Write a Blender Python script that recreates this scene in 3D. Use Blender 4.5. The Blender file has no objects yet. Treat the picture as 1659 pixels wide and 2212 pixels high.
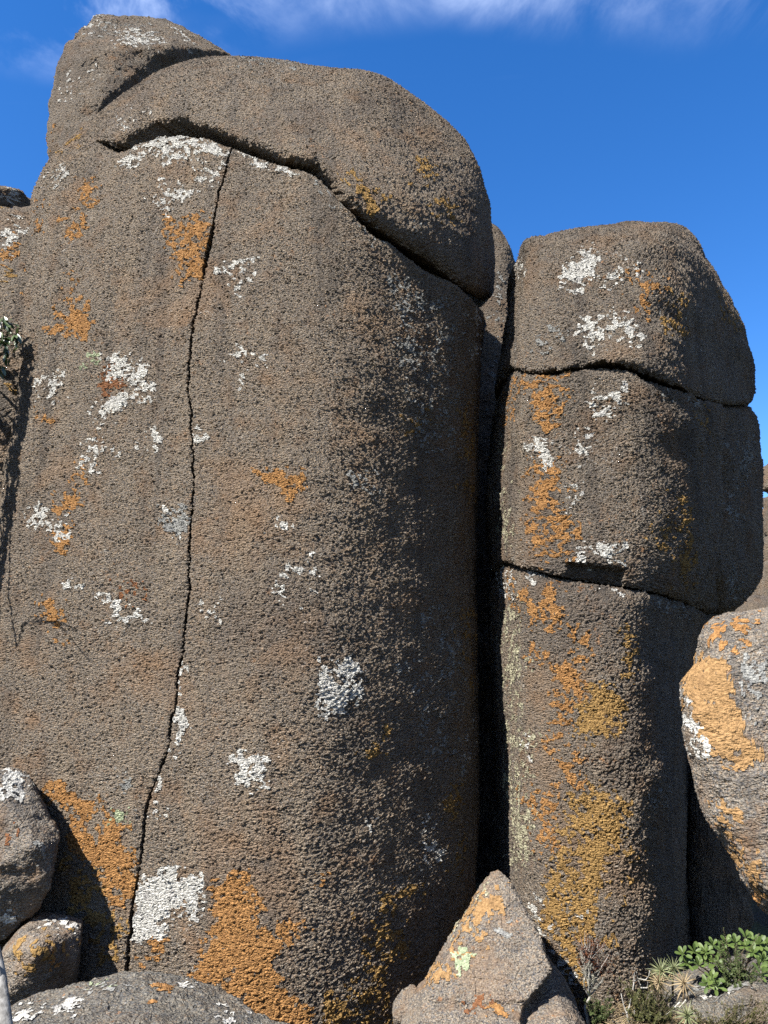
import bpy, bmesh, math, random
import numpy as np
from mathutils import Vector, Matrix

# ------------------------------------------------------------------ camera, sky, sun, exposure
SC = bpy.context.scene
COL = SC.collection
PITCH = math.radians(12.0)
CAM = np.array((0.0, 0.0, 1.6))
FPX = 1106.0 / math.tan(math.radians(33.6))          # focal length for a 1659 x 2212 picture
cam_data = bpy.data.cameras.new('camera')
cam = bpy.data.objects.new('camera', cam_data); COL.objects.link(cam)
cam.location = CAM; cam.rotation_euler = (math.pi / 2 + PITCH, 0, 0)
cam_data.sensor_fit = 'VERTICAL'; cam_data.angle = math.radians(67.2)
cam_data.clip_start = 0.05; cam_data.clip_end = 4000
SC.camera = cam

SUN_EL = math.radians(47.0)
SUN_AZ = math.radians(48.5)                           # to the left of straight behind the camera
to_sun = Vector((-math.sin(SUN_AZ) * math.cos(SUN_EL), -math.cos(SUN_AZ) * math.cos(SUN_EL), math.sin(SUN_EL)))
sun_data = bpy.data.lights.new('sun', 'SUN')
sun_data.energy = 5.0; sun_data.angle = math.radians(0.53); sun_data.color = (1.0, 0.955, 0.88)
sun = bpy.data.objects.new('sun', sun_data); COL.objects.link(sun)
sun.rotation_euler = to_sun.to_track_quat('Z', 'Y').to_euler(); sun.location = (-8, -8, 12)

world = bpy.data.worlds.new('World'); SC.world = world; world.use_nodes = True


def build_world():
    nt = world.node_tree; nt.nodes.clear()
    N = lambda t: nt.nodes.new(t)
    L = nt.links.new
    out = N('ShaderNodeOutputWorld'); bg = N('ShaderNodeBackground'); L(bg.outputs[0], out.inputs[0])
    bg.inputs[1].default_value = 0.062
    sky = N('ShaderNodeTexSky'); sky.sky_type = 'NISHITA'; sky.sun_disc = False
    sky.sun_elevation = SUN_EL; sky.sun_rotation = math.atan2(to_sun.x, to_sun.y)
    sky.altitude = 1200; sky.air_density = 1.0; sky.dust_density = 0.15; sky.ozone_density = 1.6
    hs = N('ShaderNodeHueSaturation'); hs.inputs['Hue'].default_value = 0.509; hs.inputs['Saturation'].default_value = 1.36; hs.inputs['Value'].default_value = 1.0
    L(sky.outputs[0], hs.inputs['Color'])
    # thin high cloud: noise on a plane above the ground
    tc = N('ShaderNodeTexCoord'); sep = N('ShaderNodeSeparateXYZ'); L(tc.outputs['Generated'], sep.inputs[0])
    mx = N('ShaderNodeMath'); mx.operation = 'MAXIMUM'; L(sep.outputs[2], mx.inputs[0]); mx.inputs[1].default_value = 0.08
    dx = N('ShaderNodeMath'); dx.operation = 'DIVIDE'; L(sep.outputs[0], dx.inputs[0]); L(mx.outputs[0], dx.inputs[1])
    dy = N('ShaderNodeMath'); dy.operation = 'DIVIDE'; L(sep.outputs[1], dy.inputs[0]); L(mx.outputs[0], dy.inputs[1])
    cmb = N('ShaderNodeCombineXYZ'); L(dx.outputs[0], cmb.inputs[0]); L(dy.outputs[0], cmb.inputs[1])
    def noise(scale, detail, rough, dist, sx, sy, rot, ofs):
        mp = N('ShaderNodeMapping'); mp.inputs['Scale'].default_value = (sx, sy, 1); mp.inputs['Rotation'].default_value = (0, 0, rot)
        mp.inputs['Location'].default_value = ofs
        L(cmb.outputs[0], mp.inputs[0])
        n = N('ShaderNodeTexNoise'); n.inputs['Scale'].default_value = scale; n.inputs['Detail'].default_value = detail
        n.inputs['Roughness'].default_value = rough; n.inputs['Distortion'].default_value = dist
        L(mp.outputs[0], n.inputs['Vector']); return n.outputs[0]
    def rng(x, a, b):
        m = N('ShaderNodeMapRange'); m.interpolation_type = 'SMOOTHSTEP'
        m.inputs[1].default_value = a; m.inputs[2].default_value = b; L(x, m.inputs[0]); return m.outputs[0]
    def mul(a, b):
        m = N('ShaderNodeMath'); m.operation = 'MULTIPLY'
        for i, x in enumerate((a, b)):
            if isinstance(x, (int, float)): m.inputs[i].default_value = x
            else: L(x, m.inputs[i])
        return m.outputs[0]
    def add(a, b):
        m = N('ShaderNodeMath'); m.operation = 'ADD'
        for i, x in enumerate((a, b)):
            if isinstance(x, (int, float)): m.inputs[i].default_value = x
            else: L(x, m.inputs[i])
        return m.outputs[0]
    big = noise(1.6, 2.0, 0.5, 0.3, 1, 1, 0, (1.3, 0.4, 0))
    wisp = noise(2.4, 9.0, 0.6, 0.5, 1.7, 0.9, 0.45, (0.2, 3.1, 0))
    # the bank of cloud lies overhead and to the left; it thins out towards the right and the horizon
    edge = add(mul(dy.outputs[0], -1.0), mul(dx.outputs[0], -0.08))
    bank = rng(add(edge, mul(big, 0.42)), -0.90, -0.58)
    cl = mul(bank, rng(wisp, 0.40, 0.8))
    veil = mul(rng(noise(1.1, 5, 0.6, 0.6, 0.5, 2.6, 0.7, (5, 2, 0)), 0.62, 0.85), 0.08)
    mixf = mul(add(cl, veil), 0.8)
    mix = N('ShaderNodeMix'); mix.data_type = 'RGBA'
    L(mul(mixf, 0.72), mix.inputs[0]); L(hs.outputs[0], mix.inputs[6]); mix.inputs[7].default_value = (10.5, 11.6, 13.5, 1)
    L(mix.outputs[2], bg.inputs[0])


build_world()
VS = SC.view_settings
VS.view_transform = 'Standard'; VS.look = 'None'; VS.exposure = 2.1; VS.gamma = 1.0; VS.use_curve_mapping = False
SC.cycles.max_bounces = 6; SC.cycles.diffuse_bounces = 3
SC.cycles.use_denoising = False

# ------------------------------------------------------------------ helpers
CP, SP = math.cos(PITCH), math.sin(PITCH)


def at(u, v, Y):
    """world point at depth y = Y seen where the photograph (1659 x 2212) shows (u, v)"""
    dx, dy = (u - 829.5) / FPX, (1106.0 - v) / FPX
    d = np.array((dx, CP - dy * SP, SP + dy * CP))
    return CAM + d * (Y / d[1])


def proj(P):
    Q = P - CAM
    zc = Q[..., 1] * CP + Q[..., 2] * SP
    yc = -Q[..., 1] * SP + Q[..., 2] * CP
    return 829.5 + FPX * Q[..., 0] / zc, 1106.0 - FPX * yc / zc


def sstep(x, a, b):
    t = np.clip((x - a) / (b - a), 0, 1)
    return t * t * (3 - 2 * t)


def _hash(i, j, k, seed):
    h = (i.astype(np.uint32) * np.uint32(374761393) + j.astype(np.uint32) * np.uint32(668265263)
         + k.astype(np.uint32) * np.uint32(2147483647) + np.uint32(seed * 1274126177 & 0xffffffff))
    h = (h ^ (h >> np.uint32(13))) * np.uint32(1274126177)
    h = (h ^ (h >> np.uint32(16))) * np.uint32(2246822519)
    return ((h ^ (h >> np.uint32(15))) & np.uint32(0xffffff)).astype(np.float32) / 8388607.5 - 1.0


def vnoise(P, scale, seed=0):
    """smooth value noise in [-1, 1]; scale may be a number or three"""
    Q = (P * np.asarray(scale)).astype(np.float32) + np.float32(1000.37)
    F = np.floor(Q); W = Q - F; I = F.astype(np.int64)
    W = W * W * W * (W * (W * 6 - 15) + 10)
    out = 0
    for a in (0, 1):
        wa = W[..., 0] if a else 1 - W[..., 0]
        for b in (0, 1):
            wb = wa * (W[..., 1] if b else 1 - W[..., 1])
            for c in (0, 1):
                out = out + wb * (W[..., 2] if c else 1 - W[..., 2]) * _hash(I[..., 0] + a, I[..., 1] + b, I[..., 2] + c, seed)
    return out


def new_mesh(name, V, F, smooth=True):
    me = bpy.data.meshes.new(name)
    V = np.ascontiguousarray(V, dtype=np.float32).reshape(-1, 3)
    F = np.asarray(F, dtype=np.int32)
    me.vertices.add(len(V)); me.vertices.foreach_set('co', V.ravel())
    nf, k = F.shape
    me.loops.add(nf * k); me.loops.foreach_set('vertex_index', F.ravel())
    me.polygons.add(nf)
    me.polygons.foreach_set('loop_start', np.arange(0, nf * k, k, dtype=np.int32))
    me.polygons.foreach_set('loop_total', np.full(nf, k, dtype=np.int32))
    me.update(calc_edges=True)
    if smooth:
        me.polygons.foreach_set('use_smooth', np.ones(nf, dtype=bool))
    return me


def link(name, me, mat=None, parent=None):
    o = bpy.data.objects.new(name, me); COL.objects.link(o)
    if mat is not None and me is not None:
        if len(me.materials) == 0: me.materials.append(mat)
    if parent is not None: o.parent = parent
    return o


def tag(o, label=None, cat=None, group=None, kind=None):
    if label: o['label'] = label
    if cat: o['category'] = cat
    if group: o['group'] = group
    if kind: o['kind'] = kind
    return o


def empty(name, loc):
    o = bpy.data.objects.new(name, None); COL.objects.link(o); o.location = loc; o.empty_display_size = 0.1
    return o


# ------------------------------------------------------------------ materials
class NB:
    """small node builder"""
    def __init__(s, name):
        s.m = bpy.data.materials.new(name); s.m.use_nodes = True
        s.nt = s.m.node_tree; s.nt.nodes.clear()
        s.out = s.N('ShaderNodeOutputMaterial')
        s.b = s.N('ShaderNodeBsdfPrincipled'); s.L(s.b.outputs[0], s.out.inputs[0])
        s.pos = s.N('ShaderNodeNewGeometry').outputs['Position']
    def N(s, t): return s.nt.nodes.new(t)
    def L(s, a, b): s.nt.links.new(a, b)
    def put(s, sock, x):
        if isinstance(x, (int, float)): sock.default_value = x
        elif isinstance(x, tuple): sock.default_value = x if len(x) == len(sock.default_value) else (*x, 1)
        else: s.L(x, sock)
    def math(s, op, a, b=0.0, c=None):
        m = s.N('ShaderNodeMath'); m.operation = op
        s.put(m.inputs[0], a); s.put(m.inputs[1], b)
        if c is not None: s.put(m.inputs[2], c)
        return m.outputs[0]
    def rng(s, x, a, b, lo=0.0, hi=1.0, smooth=True):
        m = s.N('ShaderNodeMapRange')
        if smooth: m.interpolation_type = 'SMOOTHSTEP'
        s.put(m.inputs[0], x)
        for i, q in zip((1, 2, 3, 4), (a, b, lo, hi)): m.inputs[i].default_value = q
        return m.outputs[0]
    def mapping(s, sc, ofs=(0, 0, 0), rot=(0, 0, 0)):
        m = s.N('ShaderNodeMapping'); s.L(s.pos, m.inputs[0])
        m.inputs['Scale'].default_value = sc; m.inputs['Location'].default_value = ofs; m.inputs['Rotation'].default_value = rot
        return m.outputs[0]
    def noise(s, scale, detail=2.0, rough=0.5, sc=(1, 1, 1), ofs=(0, 0, 0), dist=0.0, rot=(0, 0, 0)):
        n = s.N('ShaderNodeTexNoise'); s.L(s.mapping(sc, ofs, rot), n.inputs['Vector'])
        n.inputs['Scale'].default_value = scale; n.inputs['Detail'].default_value = detail
        n.inputs['Roughness'].default_value = rough; n.inputs['Distortion'].default_value = dist
        return n.outputs[0]
    def voronoi(s, scale, sc=(1, 1, 1), ofs=(0, 0, 0), feature='F1', out='Distance', rnd=1.0):
        n = s.N('ShaderNodeTexVoronoi'); n.feature = feature; s.L(s.mapping(sc, ofs), n.inputs['Vector'])
        n.inputs['Scale'].default_value = scale; n.inputs['Randomness'].default_value = rnd
        return n.outputs[out]
    def mix(s, f, a, b, blend='MIX'):
        m = s.N('ShaderNodeMix'); m.data_type = 'RGBA'; m.blend_type = blend
        s.put(m.inputs[0], f); s.put(m.inputs[6], a); s.put(m.inputs[7], b)
        return m.outputs[2]
    def finish(s, color, rough=0.9, disp=None, spec=0.2, method='BOTH'):
        s.put(s.b.inputs['Base Color'], color); s.put(s.b.inputs['Roughness'], rough)
        s.b.inputs['Specular IOR Level'].default_value = spec
        if disp is not None:
            d = s.N('ShaderNodeDisplacement'); d.inputs['Midlevel'].default_value = 0.0; d.inputs['Scale'].default_value = 1.0
            s.L(disp, d.inputs['Height']); s.L(d.outputs[0], s.out.inputs['Displacement'])
            s.m.displacement_method = method
        return s.m


def grain(b, amp=1.0, size=1.0):
    """height field of the nubbly weathered dolerite, in metres; returns (height, grain value)"""
    k = 1.0 / size
    an = (0.95, 0.95, 2.15)                              # the pits run level round the rock
    g1 = b.noise(34 * k, 2.0, 0.55, an, (3, 1, 7), 0.35)
    g2 = b.noise(88 * k, 2.0, 0.6, (1, 1, 1.4), (9, 4, 2), 0.2)
    v = b.voronoi(62 * k, (1, 1, 1.45), (2, 5, 1))
    nub = b.math('SUBTRACT', 0.55, v)                  # rounded nubs
    h = b.math('ADD', b.math('MULTIPLY', b.math('SUBTRACT', g1, 0.5), 0.044 * amp * size),
               b.math('ADD', b.math('MULTIPLY', nub, 0.0085 * amp * size),
                      b.math('MULTIPLY', b.math('SUBTRACT', g2, 0.5), 0.014 * amp * size)))
    return h, g1, g2, v


def rock_material(name, tint=(1, 1, 1), amp=1.0, size=0.66, rust=0.5, pale=0.4, orange=0.35, broken=0.0):
    b = NB(name)
    h, g1, g2, v = grain(b, amp, size)
    if broken:                                         # fracture faces, chips and fine cracks of fallen blocks
        fr = b.noise(7.0, 6, 0.62, ofs=(4, 1, 1), dist=0.4)
        ed = b.voronoi(5.5, (1, 1, 1.4), (1, 3, 3), 'DISTANCE_TO_EDGE')
        chip = b.voronoi(13, (1, 1, 1), (5, 3, 1))
        h = b.math('ADD', h, b.math('ADD', b.math('MULTIPLY', b.math('SUBTRACT', fr, 0.5), 0.055 * broken), b.math('MULTIPLY', b.math('SUBTRACT', chip, 0.4), 0.012 * broken)))
        h = b.math('SUBTRACT', h, b.math('MULTIPLY', b.rng(b.math('ADD', ed, b.math('MULTIPLY', fr, 0.06)), 0.035, 0.055, 1.0, 0.0), 0.004 * broken))
    big = b.noise(0.9, 3, 0.55, ofs=(4, 8, 1))
    mid = b.noise(5.5, 4, 0.6, ofs=(1, 2, 9))
    t = lambda r, g, bl: (0.40 * r * tint[0], 0.40 * g * tint[1], 0.40 * bl * tint[2], 1)
    speck = b.noise(120 / size, 3, 0.65, (1, 1, 1.3), (7, 7, 3))
    c = b.mix(b.rng(speck, 0.36, 0.66), t(0.060, 0.053, 0.047), t(0.41, 0.355, 0.285))
    grey = b.noise(60 / size, 3, 0.6, ofs=(2, 9, 6))
    c = b.mix(b.math('MULTIPLY', b.rng(grey, 0.5, 0.64), 0.75), c, t(0.115, 0.118, 0.128))
    hue = b.noise(75 / size, 2, 0.6, (1, 1, 1.5), (3, 3, 8))
    c = b.mix(b.math('MULTIPLY', b.rng(hue, 0.54, 0.68), 0.55), c, t(0.30, 0.185, 0.10))
    c = b.mix(b.math('MULTIPLY', b.rng(hue, 0.46, 0.32), 0.5), c, t(0.10, 0.105, 0.125))
    # rusty and dark weathering in broad drifts
    c = b.mix(b.math('MULTIPLY', b.rng(mid, 0.5, 0.72), rust), c, t(0.21, 0.13, 0.075))
    c = b.mix(b.math('MULTIPLY', b.rng(big, 0.52, 0.7), 0.45), c, t(0.105, 0.09, 0.083))
    # rain runs down the faces and broad warm staining
    run = b.noise(5.0, 4, 0.6, (1, 1, 0.10), (6, 2, 4), 0.6)
    c = b.mix(b.math('MULTIPLY', b.rng(run, 0.52, 0.68), 0.55), c, t(0.085, 0.078, 0.074))
    c = b.mix(b.math('MULTIPLY', b.rng(run, 0.46, 0.33), 0.30), c, t(0.33, 0.275, 0.21))
    warm = b.noise(1.7, 5, 0.62, ofs=(2, 5, 7), dist=0.5)
    c = b.mix(b.math('MULTIPLY', b.rng(warm, 0.52, 0.66), 0.34), c, t(0.30, 0.19, 0.11))
    # small orange flecks and pale grey crusts
    of = b.math('MULTIPLY', b.rng(b.noise(26, 4, 0.7, ofs=(5, 0, 5)), 0.58, 0.66), b.rng(b.noise(3.2, 3, 0.6, ofs=(8, 3, 3)), 0.5, 0.66))
    c = b.mix(b.math('MULTIPLY', of, orange), c, (0.19, 0.088, 0.030, 1))
    pf = b.math('MULTIPLY', b.rng(b.noise(48, 4, 0.72, ofs=(1, 6, 2)), 0.58, 0.64), b.rng(b.noise(2.4, 4, 0.65, ofs=(3, 7, 8)), 0.52, 0.68))
    c = b.mix(b.math('MULTIPLY', pf, pale), c, (0.28, 0.276, 0.255, 1))
    return b.finish(c, 0.88, h, 0.15)


M = {}
M['rock'] = rock_material('weathered_dolerite', (1.05, 0.99, 0.92), amp=1.75)
M['rock_dark'] = rock_material('dark_dolerite', (0.95, 0.905, 0.85), 1.75, 0.66, 0.5, 0.7, 0.5)
M['rock_cap'] = rock_material('cap_dolerite', (1.02, 0.98, 0.93), 1.45, 0.95, 0.4, 0.3, 0.4)
M['rock_smooth'] = rock_material('broken_dolerite', (0.98, 0.97, 0.955), 0.5, 0.88, 0.8, 0.5, 0.6, broken=1.0)
M['rock_grey'] = rock_material('grey_crusted_dolerite', (0.72, 0.76, 0.78), 0.5, 0.88, 0.3, 0.8, 0.5, broken=1.0)


# ------------------------------------------------------------------ lofted rock columns
class Plan:
    def __init__(s, pts, n=4000):
        p = np.array(pts, float); m = len(p)
        t = np.linspace(0, m, n, endpoint=False); i = t.astype(int); f = (t - i)[:, None]
        g = lambda k: p[(i + k) % m]
        a, b_, c, d = g(-1), g(0), g(1), g(2)
        q = 0.5 * (2 * b_ + (c - a) * f + (2 * a - 5 * b_ + 4 * c - d) * f ** 2 + (3 * b_ - a - 3 * c + d) * f ** 3)
        L = np.r_[0, np.cumsum(np.hypot(*np.diff(np.r_[q, q[:1]], axis=0).T))]
        s.s = L / L[-1]; s.q = np.r_[q, q[:1]]
    def __call__(s, u):
        u = np.mod(u, 1.0)
        return np.interp(u, s.s, s.q[:, 0]), np.interp(u, s.s, s.q[:, 1])


class Loft:
    def __init__(s, plan, z, xL, xR, yF, yB):
        s.plan = plan; s.z = np.array(z, float)
        s.xL, s.xR, s.yF, s.yB = (np.array(a, float) for a in (xL, xR, yF, yB))
        s.wx = None
    def __call__(s, S, Z):
        a, b_ = s.plan(S)
        xl, xr, yf, yb = (np.interp(Z, s.z, q) for q in (s.xL, s.xR, s.yF, s.yB))
        x = xl + a * (xr - xl); y = yf + b_ * (yb - yf)
        z = Z + 0 * x
        if s.wx is not None:
            z = z + sstep(z, s.wa, s.wb) * np.interp(x, s.wx, s.wz)
        return np.stack([x, y, z], -1)
    def fit(s, left, right, top=None, vtop=0, wa=0, wb=1, rounds=36):
        """nudge the sections until the outline agrees with the measured one"""
        sg = np.linspace(0, 1, 240, endpoint=False)
        mid = 0.5 * (s.xL + s.xR); hl0, hr0 = mid - s.xL, s.xR - mid
        lu, lv = np.array(left, float).T; ru, rv = np.array(right, float).T
        ol, orr = np.argsort(lv), np.argsort(rv)
        if top is not None:
            tu, tv = np.array(top, float).T
            x0, x1 = s.xL.min(), s.xR.max()
            s.wx = np.linspace(x0, x1, 26); s.wz = np.zeros(26); s.wa, s.wb = wa, wb
        for r in range(rounds):
            P = s(sg[None, :], s.z[:, None]); u, v = proj(P)
            dep = P[..., 1]
            for k in range(len(s.z)):
                j = np.argmin(u[k])
                if v[k, j] > vtop: s.xL[k] += 0.8 * (np.interp(v[k, j], lv[ol], lu[ol]) - u[k, j]) * dep[k, j] / FPX * (0.6 if v[k, j] < vtop + 90 else 1)
                j = np.argmax(u[k])
                if v[k, j] > vtop: s.xR[k] += 0.8 * (np.interp(v[k, j], rv[orr], ru[orr]) - u[k, j]) * dep[k, j] / FPX
            for arr, sg_, h0 in ((s.xL, -1, hl0), (s.xR, 1, hr0)):
                rt = (arr - mid) * sg_ / np.maximum(h0, 1e-4)
                okk = np.array([v[k].max() > -1e9 and v[k, (np.argmin if sg_ < 0 else np.argmax)(u[k])] > vtop for k in range(len(s.z))])
                last = np.where(okk)[0].max()
                base_ = min(1.15, np.median(rt[max(0, last - 8):last + 1]))
                rt = np.clip(rt, 0.4, 1.5)
                rt[last + 1:] = base_
                rt = np.convolve(np.pad(rt, 2, 'edge'), [0.1, 0.2, 0.4, 0.2, 0.1], 'valid')
                arr[:] = mid + sg_ * rt * h0
            if top is not None:
                zz = np.linspace(s.z[0], s.z[-1], 260)
                P = s(sg[None, :], zz[:, None]); u, v = proj(P)
                uu, vv, xx, yy = u.ravel(), v.ravel(), P[..., 0].ravel(), P[..., 1].ravel()
                dz = np.full(26, np.nan)
                dx = (s.wx[1] - s.wx[0]) * 0.6
                for i, x in enumerate(s.wx):
                    m = np.abs(xx - x) < dx
                    if not m.any(): continue
                    k = np.argmin(vv[m]); U = uu[m][k]
                    if U < tu[0] or U > tu[-1]: continue
                    dz[i] = (vv[m][k] - np.interp(U, tu, tv)) * yy[m][k] / FPX / 0.85
                ok = ~np.isnan(dz)
                if ok.any():
                    d = np.interp(s.wx, s.wx[ok], dz[ok])
                    d = np.convolve(np.pad(np.clip(d, -0.15, 0.15), 2, 'edge'), [0.1, 0.2, 0.4, 0.2, 0.1], 'valid')
                    s.wz += 0.5 * d
                    s.wz = np.convolve(np.pad(s.wz, 1, 'edge'), [0.08, 0.84, 0.08], 'valid')
                    st = (s.wx[1] - s.wx[0]) * 0.7; h = len(s.wx) // 2
                    for i in range(h + 1, len(s.wx)): s.wz[i] = np.clip(s.wz[i], s.wz[i - 1] - st, s.wz[i - 1] + st)
                    for i in range(h - 1, -1, -1): s.wz[i] = np.clip(s.wz[i], s.wz[i + 1] - st, s.wz[i + 1] + st)
    def level_of(s, S, curve, zlo, zhi, n=400):
        """height at which the surface at each S crosses a line drawn over the picture, else nan"""
        cu, cv = np.array(curve, float).T
        zz = np.linspace(zlo, zhi, n)
        P = s(S[None, :], zz[:, None]); u, v = proj(P)
        d = v - np.interp(u, cu, cv)
        inside = (u >= cu[0]) & (u <= cu[-1])
        res = np.full(len(S), np.nan)
        for i in range(len(S)):
            k = np.where((d[:-1, i] > 0) & (d[1:, i] <= 0) & inside[:-1, i])[0]
            if len(k):
                k = k[0]; f = d[k, i] / (d[k, i] - d[k + 1, i] + 1e-9)
                res[i] = zz[k] + f * (zz[k + 1] - zz[k])
        return res


def front_range(loft, z):
    """range of s that the camera side shows"""
    sg = np.linspace(0, 1, 720, endpoint=False)
    u, v = proj(loft(sg, np.full(720, z)))
    a, b_ = sg[np.argmin(u)], sg[np.argmax(u)]
    return (a - 1 if a > 0.6 else a), b_


def fill_periodic(S, Z):
    ok = ~np.isnan(Z); s_, z_ = S[ok], Z[ok]
    o = np.argsort(s_); s_, z_ = s_[o], z_[o]
    return lambda q: np.interp(np.mod(q, 1), np.r_[s_[-1] - 1, s_, s_[0] + 1], np.r_[z_[-1], z_, z_[0]])


def grid_faces(R, C, closed):
    i = np.arange(R - 1)[:, None] * C; j = np.arange(C if closed else C - 1)[None, :]
    j1 = (j + 1) % C
    return np.stack([i + j, i + j1, i + C + j1, i + C + j], -1).reshape(-1, 4)


def close_up(P, nin=10, dome_top=False, sink=0.0, rise=0.0):
    """add rows that run inward from the first and last row to the middle"""
    rows = [P]
    def cone(row, k, dz):
        c = row.mean(0)
        f = np.linspace(0, 1, k + 1)[1:-1] ** 0.8
        f = np.r_[f, 0.997]
        out = row[None] * (1 - f)[:, None, None] + c[None, None] * f[:, None, None]
        out[..., 2] += (dz * f)[:, None]
        return out
    bot = cone(P[0], nin, -sink)[::-1]
    rows = [bot, P]
    if not dome_top:
        rows.append(cone(P[-1], nin, rise))
    return np.concatenate(rows)


def bevel_in(d, R):
    t = np.clip(1 - d / R, 0, 1)
    return R * (1 - np.sqrt(1 - np.minimum(t, 0.985) ** 2))


def outward(P):
    """horizontal outward direction of a closed loop grid (rows, loop, 3)"""
    T = np.roll(P, -1, 1) - np.roll(P, 1, 1)
    n = np.stack([T[..., 1], -T[..., 0], 0 * T[..., 0]], -1)
    n /= np.linalg.norm(n, axis=-1, keepdims=True) + 1e-9
    c = P.mean(1, keepdims=True)
    sgn = np.sign(((P - c) * n).sum(-1).mean())
    return n * sgn


def undulate(P, n, seed, a=(0.03, 0.014, 0.006)):
    w = a[0] * vnoise(P, 1.6, seed) + a[1] * vnoise(P, (4.2, 4.2, 5.5), seed + 1) + a[2] * vnoise(P, (10, 10, 15), seed + 2)
    return P + n * w[..., None]


def loop_list(sa, sb, dense, total, coarse=60):
    """s values round the loop: `dense` steps between sa and sb, coarse ones behind"""
    a = np.linspace(sa, sb, dense)
    b_ = np.linspace(sb, sa + 1, coarse + 2)[1:-1]
    return np.r_[a, b_]


ROCKS = {}


def add_rock(name, V, F, mat, label, cat='boulder', group=None, key=None, smooth=True):
    base = V.reshape(-1, 3)
    o = link(name, new_mesh(name, base, F, smooth), mat)
    tag(o, label, cat, group)
    o['kind'] = 'thing'
    ROCKS[key or name] = o
    return o


RES = 0.0076
# ---- the great column with its cap
plan_main = Plan([(0, .42), (.02, .24), (.10, .14), (.22, .095), (.36, .055), (.50, .02), (.60, 0.0), (.69, .012), (.77, .055), (.86, .13), (.935, .21),
                  (.975, .295), (.995, .42), (1, .66), (.95, .86), (.8, .97), (.5, 1), (.2, .97), (.04, .78), (-.005, .6)])
zt = np.r_[np.linspace(-0.7, 3.6, 38), np.linspace(3.6, 6.7, 64)[1:]]
tau = np.clip((zt - 3.5) / (6.7 - 3.5), 0, 1)
sc_ = (1 - tau ** 2.6) ** (1 / 2.3)
xm = -0.95 - 0.1 * tau
main = Loft(plan_main, zt, xm - 1.35 * sc_, xm + 1.75 * sc_, 6.15 - 1.65 * sc_ ** 0.9 + 0.10 * tau, 6.15 + 1.6 * sc_)
left_out = [(-110, 2300), (-95, 1900), (-60, 1500), (-40, 1300), (0, 1100), (25, 900), (40, 700), (66, 500), (79, 405), (105, 362), (180, 290), (240, 232), (262, 210), (282, 194), (305, 178), (330, 165)]
right_out = [(1018, 2300), (1026, 1900), (1033, 1700), (1029, 1400), (1028, 1200), (1033, 950), (1038, 750), (1046, 660), (1060, 620), (1066, 560), (1060, 470), (1040, 400), (1002, 320), (975, 280), (945, 243), (920, 224), (890, 204), (860, 186)]
top_out = [(280, 195), (330, 165), (400, 130), (500, 119), (590, 124), (640, 136), (700, 148), (760, 152), (815, 156), (850, 180), (900, 212), (945, 245)]
main.fit(left_out, right_out, top_out, vtop=196, wa=4.0, wb=6.0)

joint_col = [(60, 395), (110, 372), (160, 330), (205, 304), (225, 312), (245, 321), (270, 318), (300, 302), (340, 287), (400, 283), (450, 297), (500, 314), (560, 336), (610, 352), (650, 362),
             (690, 385), (720, 415), (750, 447), (800, 492), (850, 525), (900, 556), (950, 590), (1000, 626), (1046, 668)]
joint_cap = [(60, 391), (110, 368), (160, 325), (205, 298), (225, 303), (245, 314), (268, 310), (300, 292), (340, 270), (400, 264), (450, 277), (500, 298), (560, 322), (610, 343), (650, 350),
             (690, 362), (720, 392), (750, 430), (800, 478), (850, 512), (900, 542), (950, 575), (1000, 612), (1062, 650)]
crack = [(500, 300), (494, 330), (482, 380), (468, 430), (456, 500), (443, 570), (428, 640), (418, 700), (410, 770), (407, 830), (411, 880), (415, 960), (418, 1040),
         (414, 1100), (411, 1160), (409, 1230), (410, 1260), (401, 1340), (391, 1400), (384, 1470), (372, 1560), (360, 1620), (342, 1670), (322, 1720), (312, 1780), (303, 1850), (296, 1900), (284, 1990), (272, 2090), (262, 2200), (250, 2400)]

sa, sb = front_range(main, 2.0)
sb += 0.03; sa -= 0.02
sg = np.linspace(0, 1, 500, endpoint=False)
vis = (sg < sb + 0.02) | (sg > 0.97)
zj = main.level_of(sg, joint_col, 2.0, 6.6); zj[~vis] = np.nan
ztop = fill_periodic(sg, zj)
zj2 = main.level_of(sg, joint_cap, 2.0, 6.6); zj2[~vis] = np.nan
zcap = fill_periodic(sg, zj2)

uj, _ = proj(main(sg, ztop(sg)))
open_j = np.where(vis, sstep(uj, 196, 232), 1.0)
open_j[(sg > 0.97)] = 0.0
joint_open = lambda q: np.interp(np.mod(q, 1), np.r_[sg, 1.0], np.r_[open_j, open_j[0]])
zc0 = zcap; zcap = lambda q: ztop(q) + (zc0(q) - ztop(q)) * joint_open(q)

# crack position for each height
zz = np.linspace(-0.7, 6.3, 220)
sfr = np.linspace(max(sa, 0.01), sb - 0.1, 500)
P = main(sfr[None, :], zz[:, None]); u, v = proj(P)
cu, cv = np.array(crack, float).T
d = u - np.interp(v, cv, cu)
sc_row = np.array([np.interp(0.0, d[k], sfr) for k in range(len(zz))])
s_crack = lambda z: np.interp(z, zz, sc_row)
perim = 8.9
NR = int(5.1 / RES)
T = np.linspace(0, 1, NR)
ZB = -0.6


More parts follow.
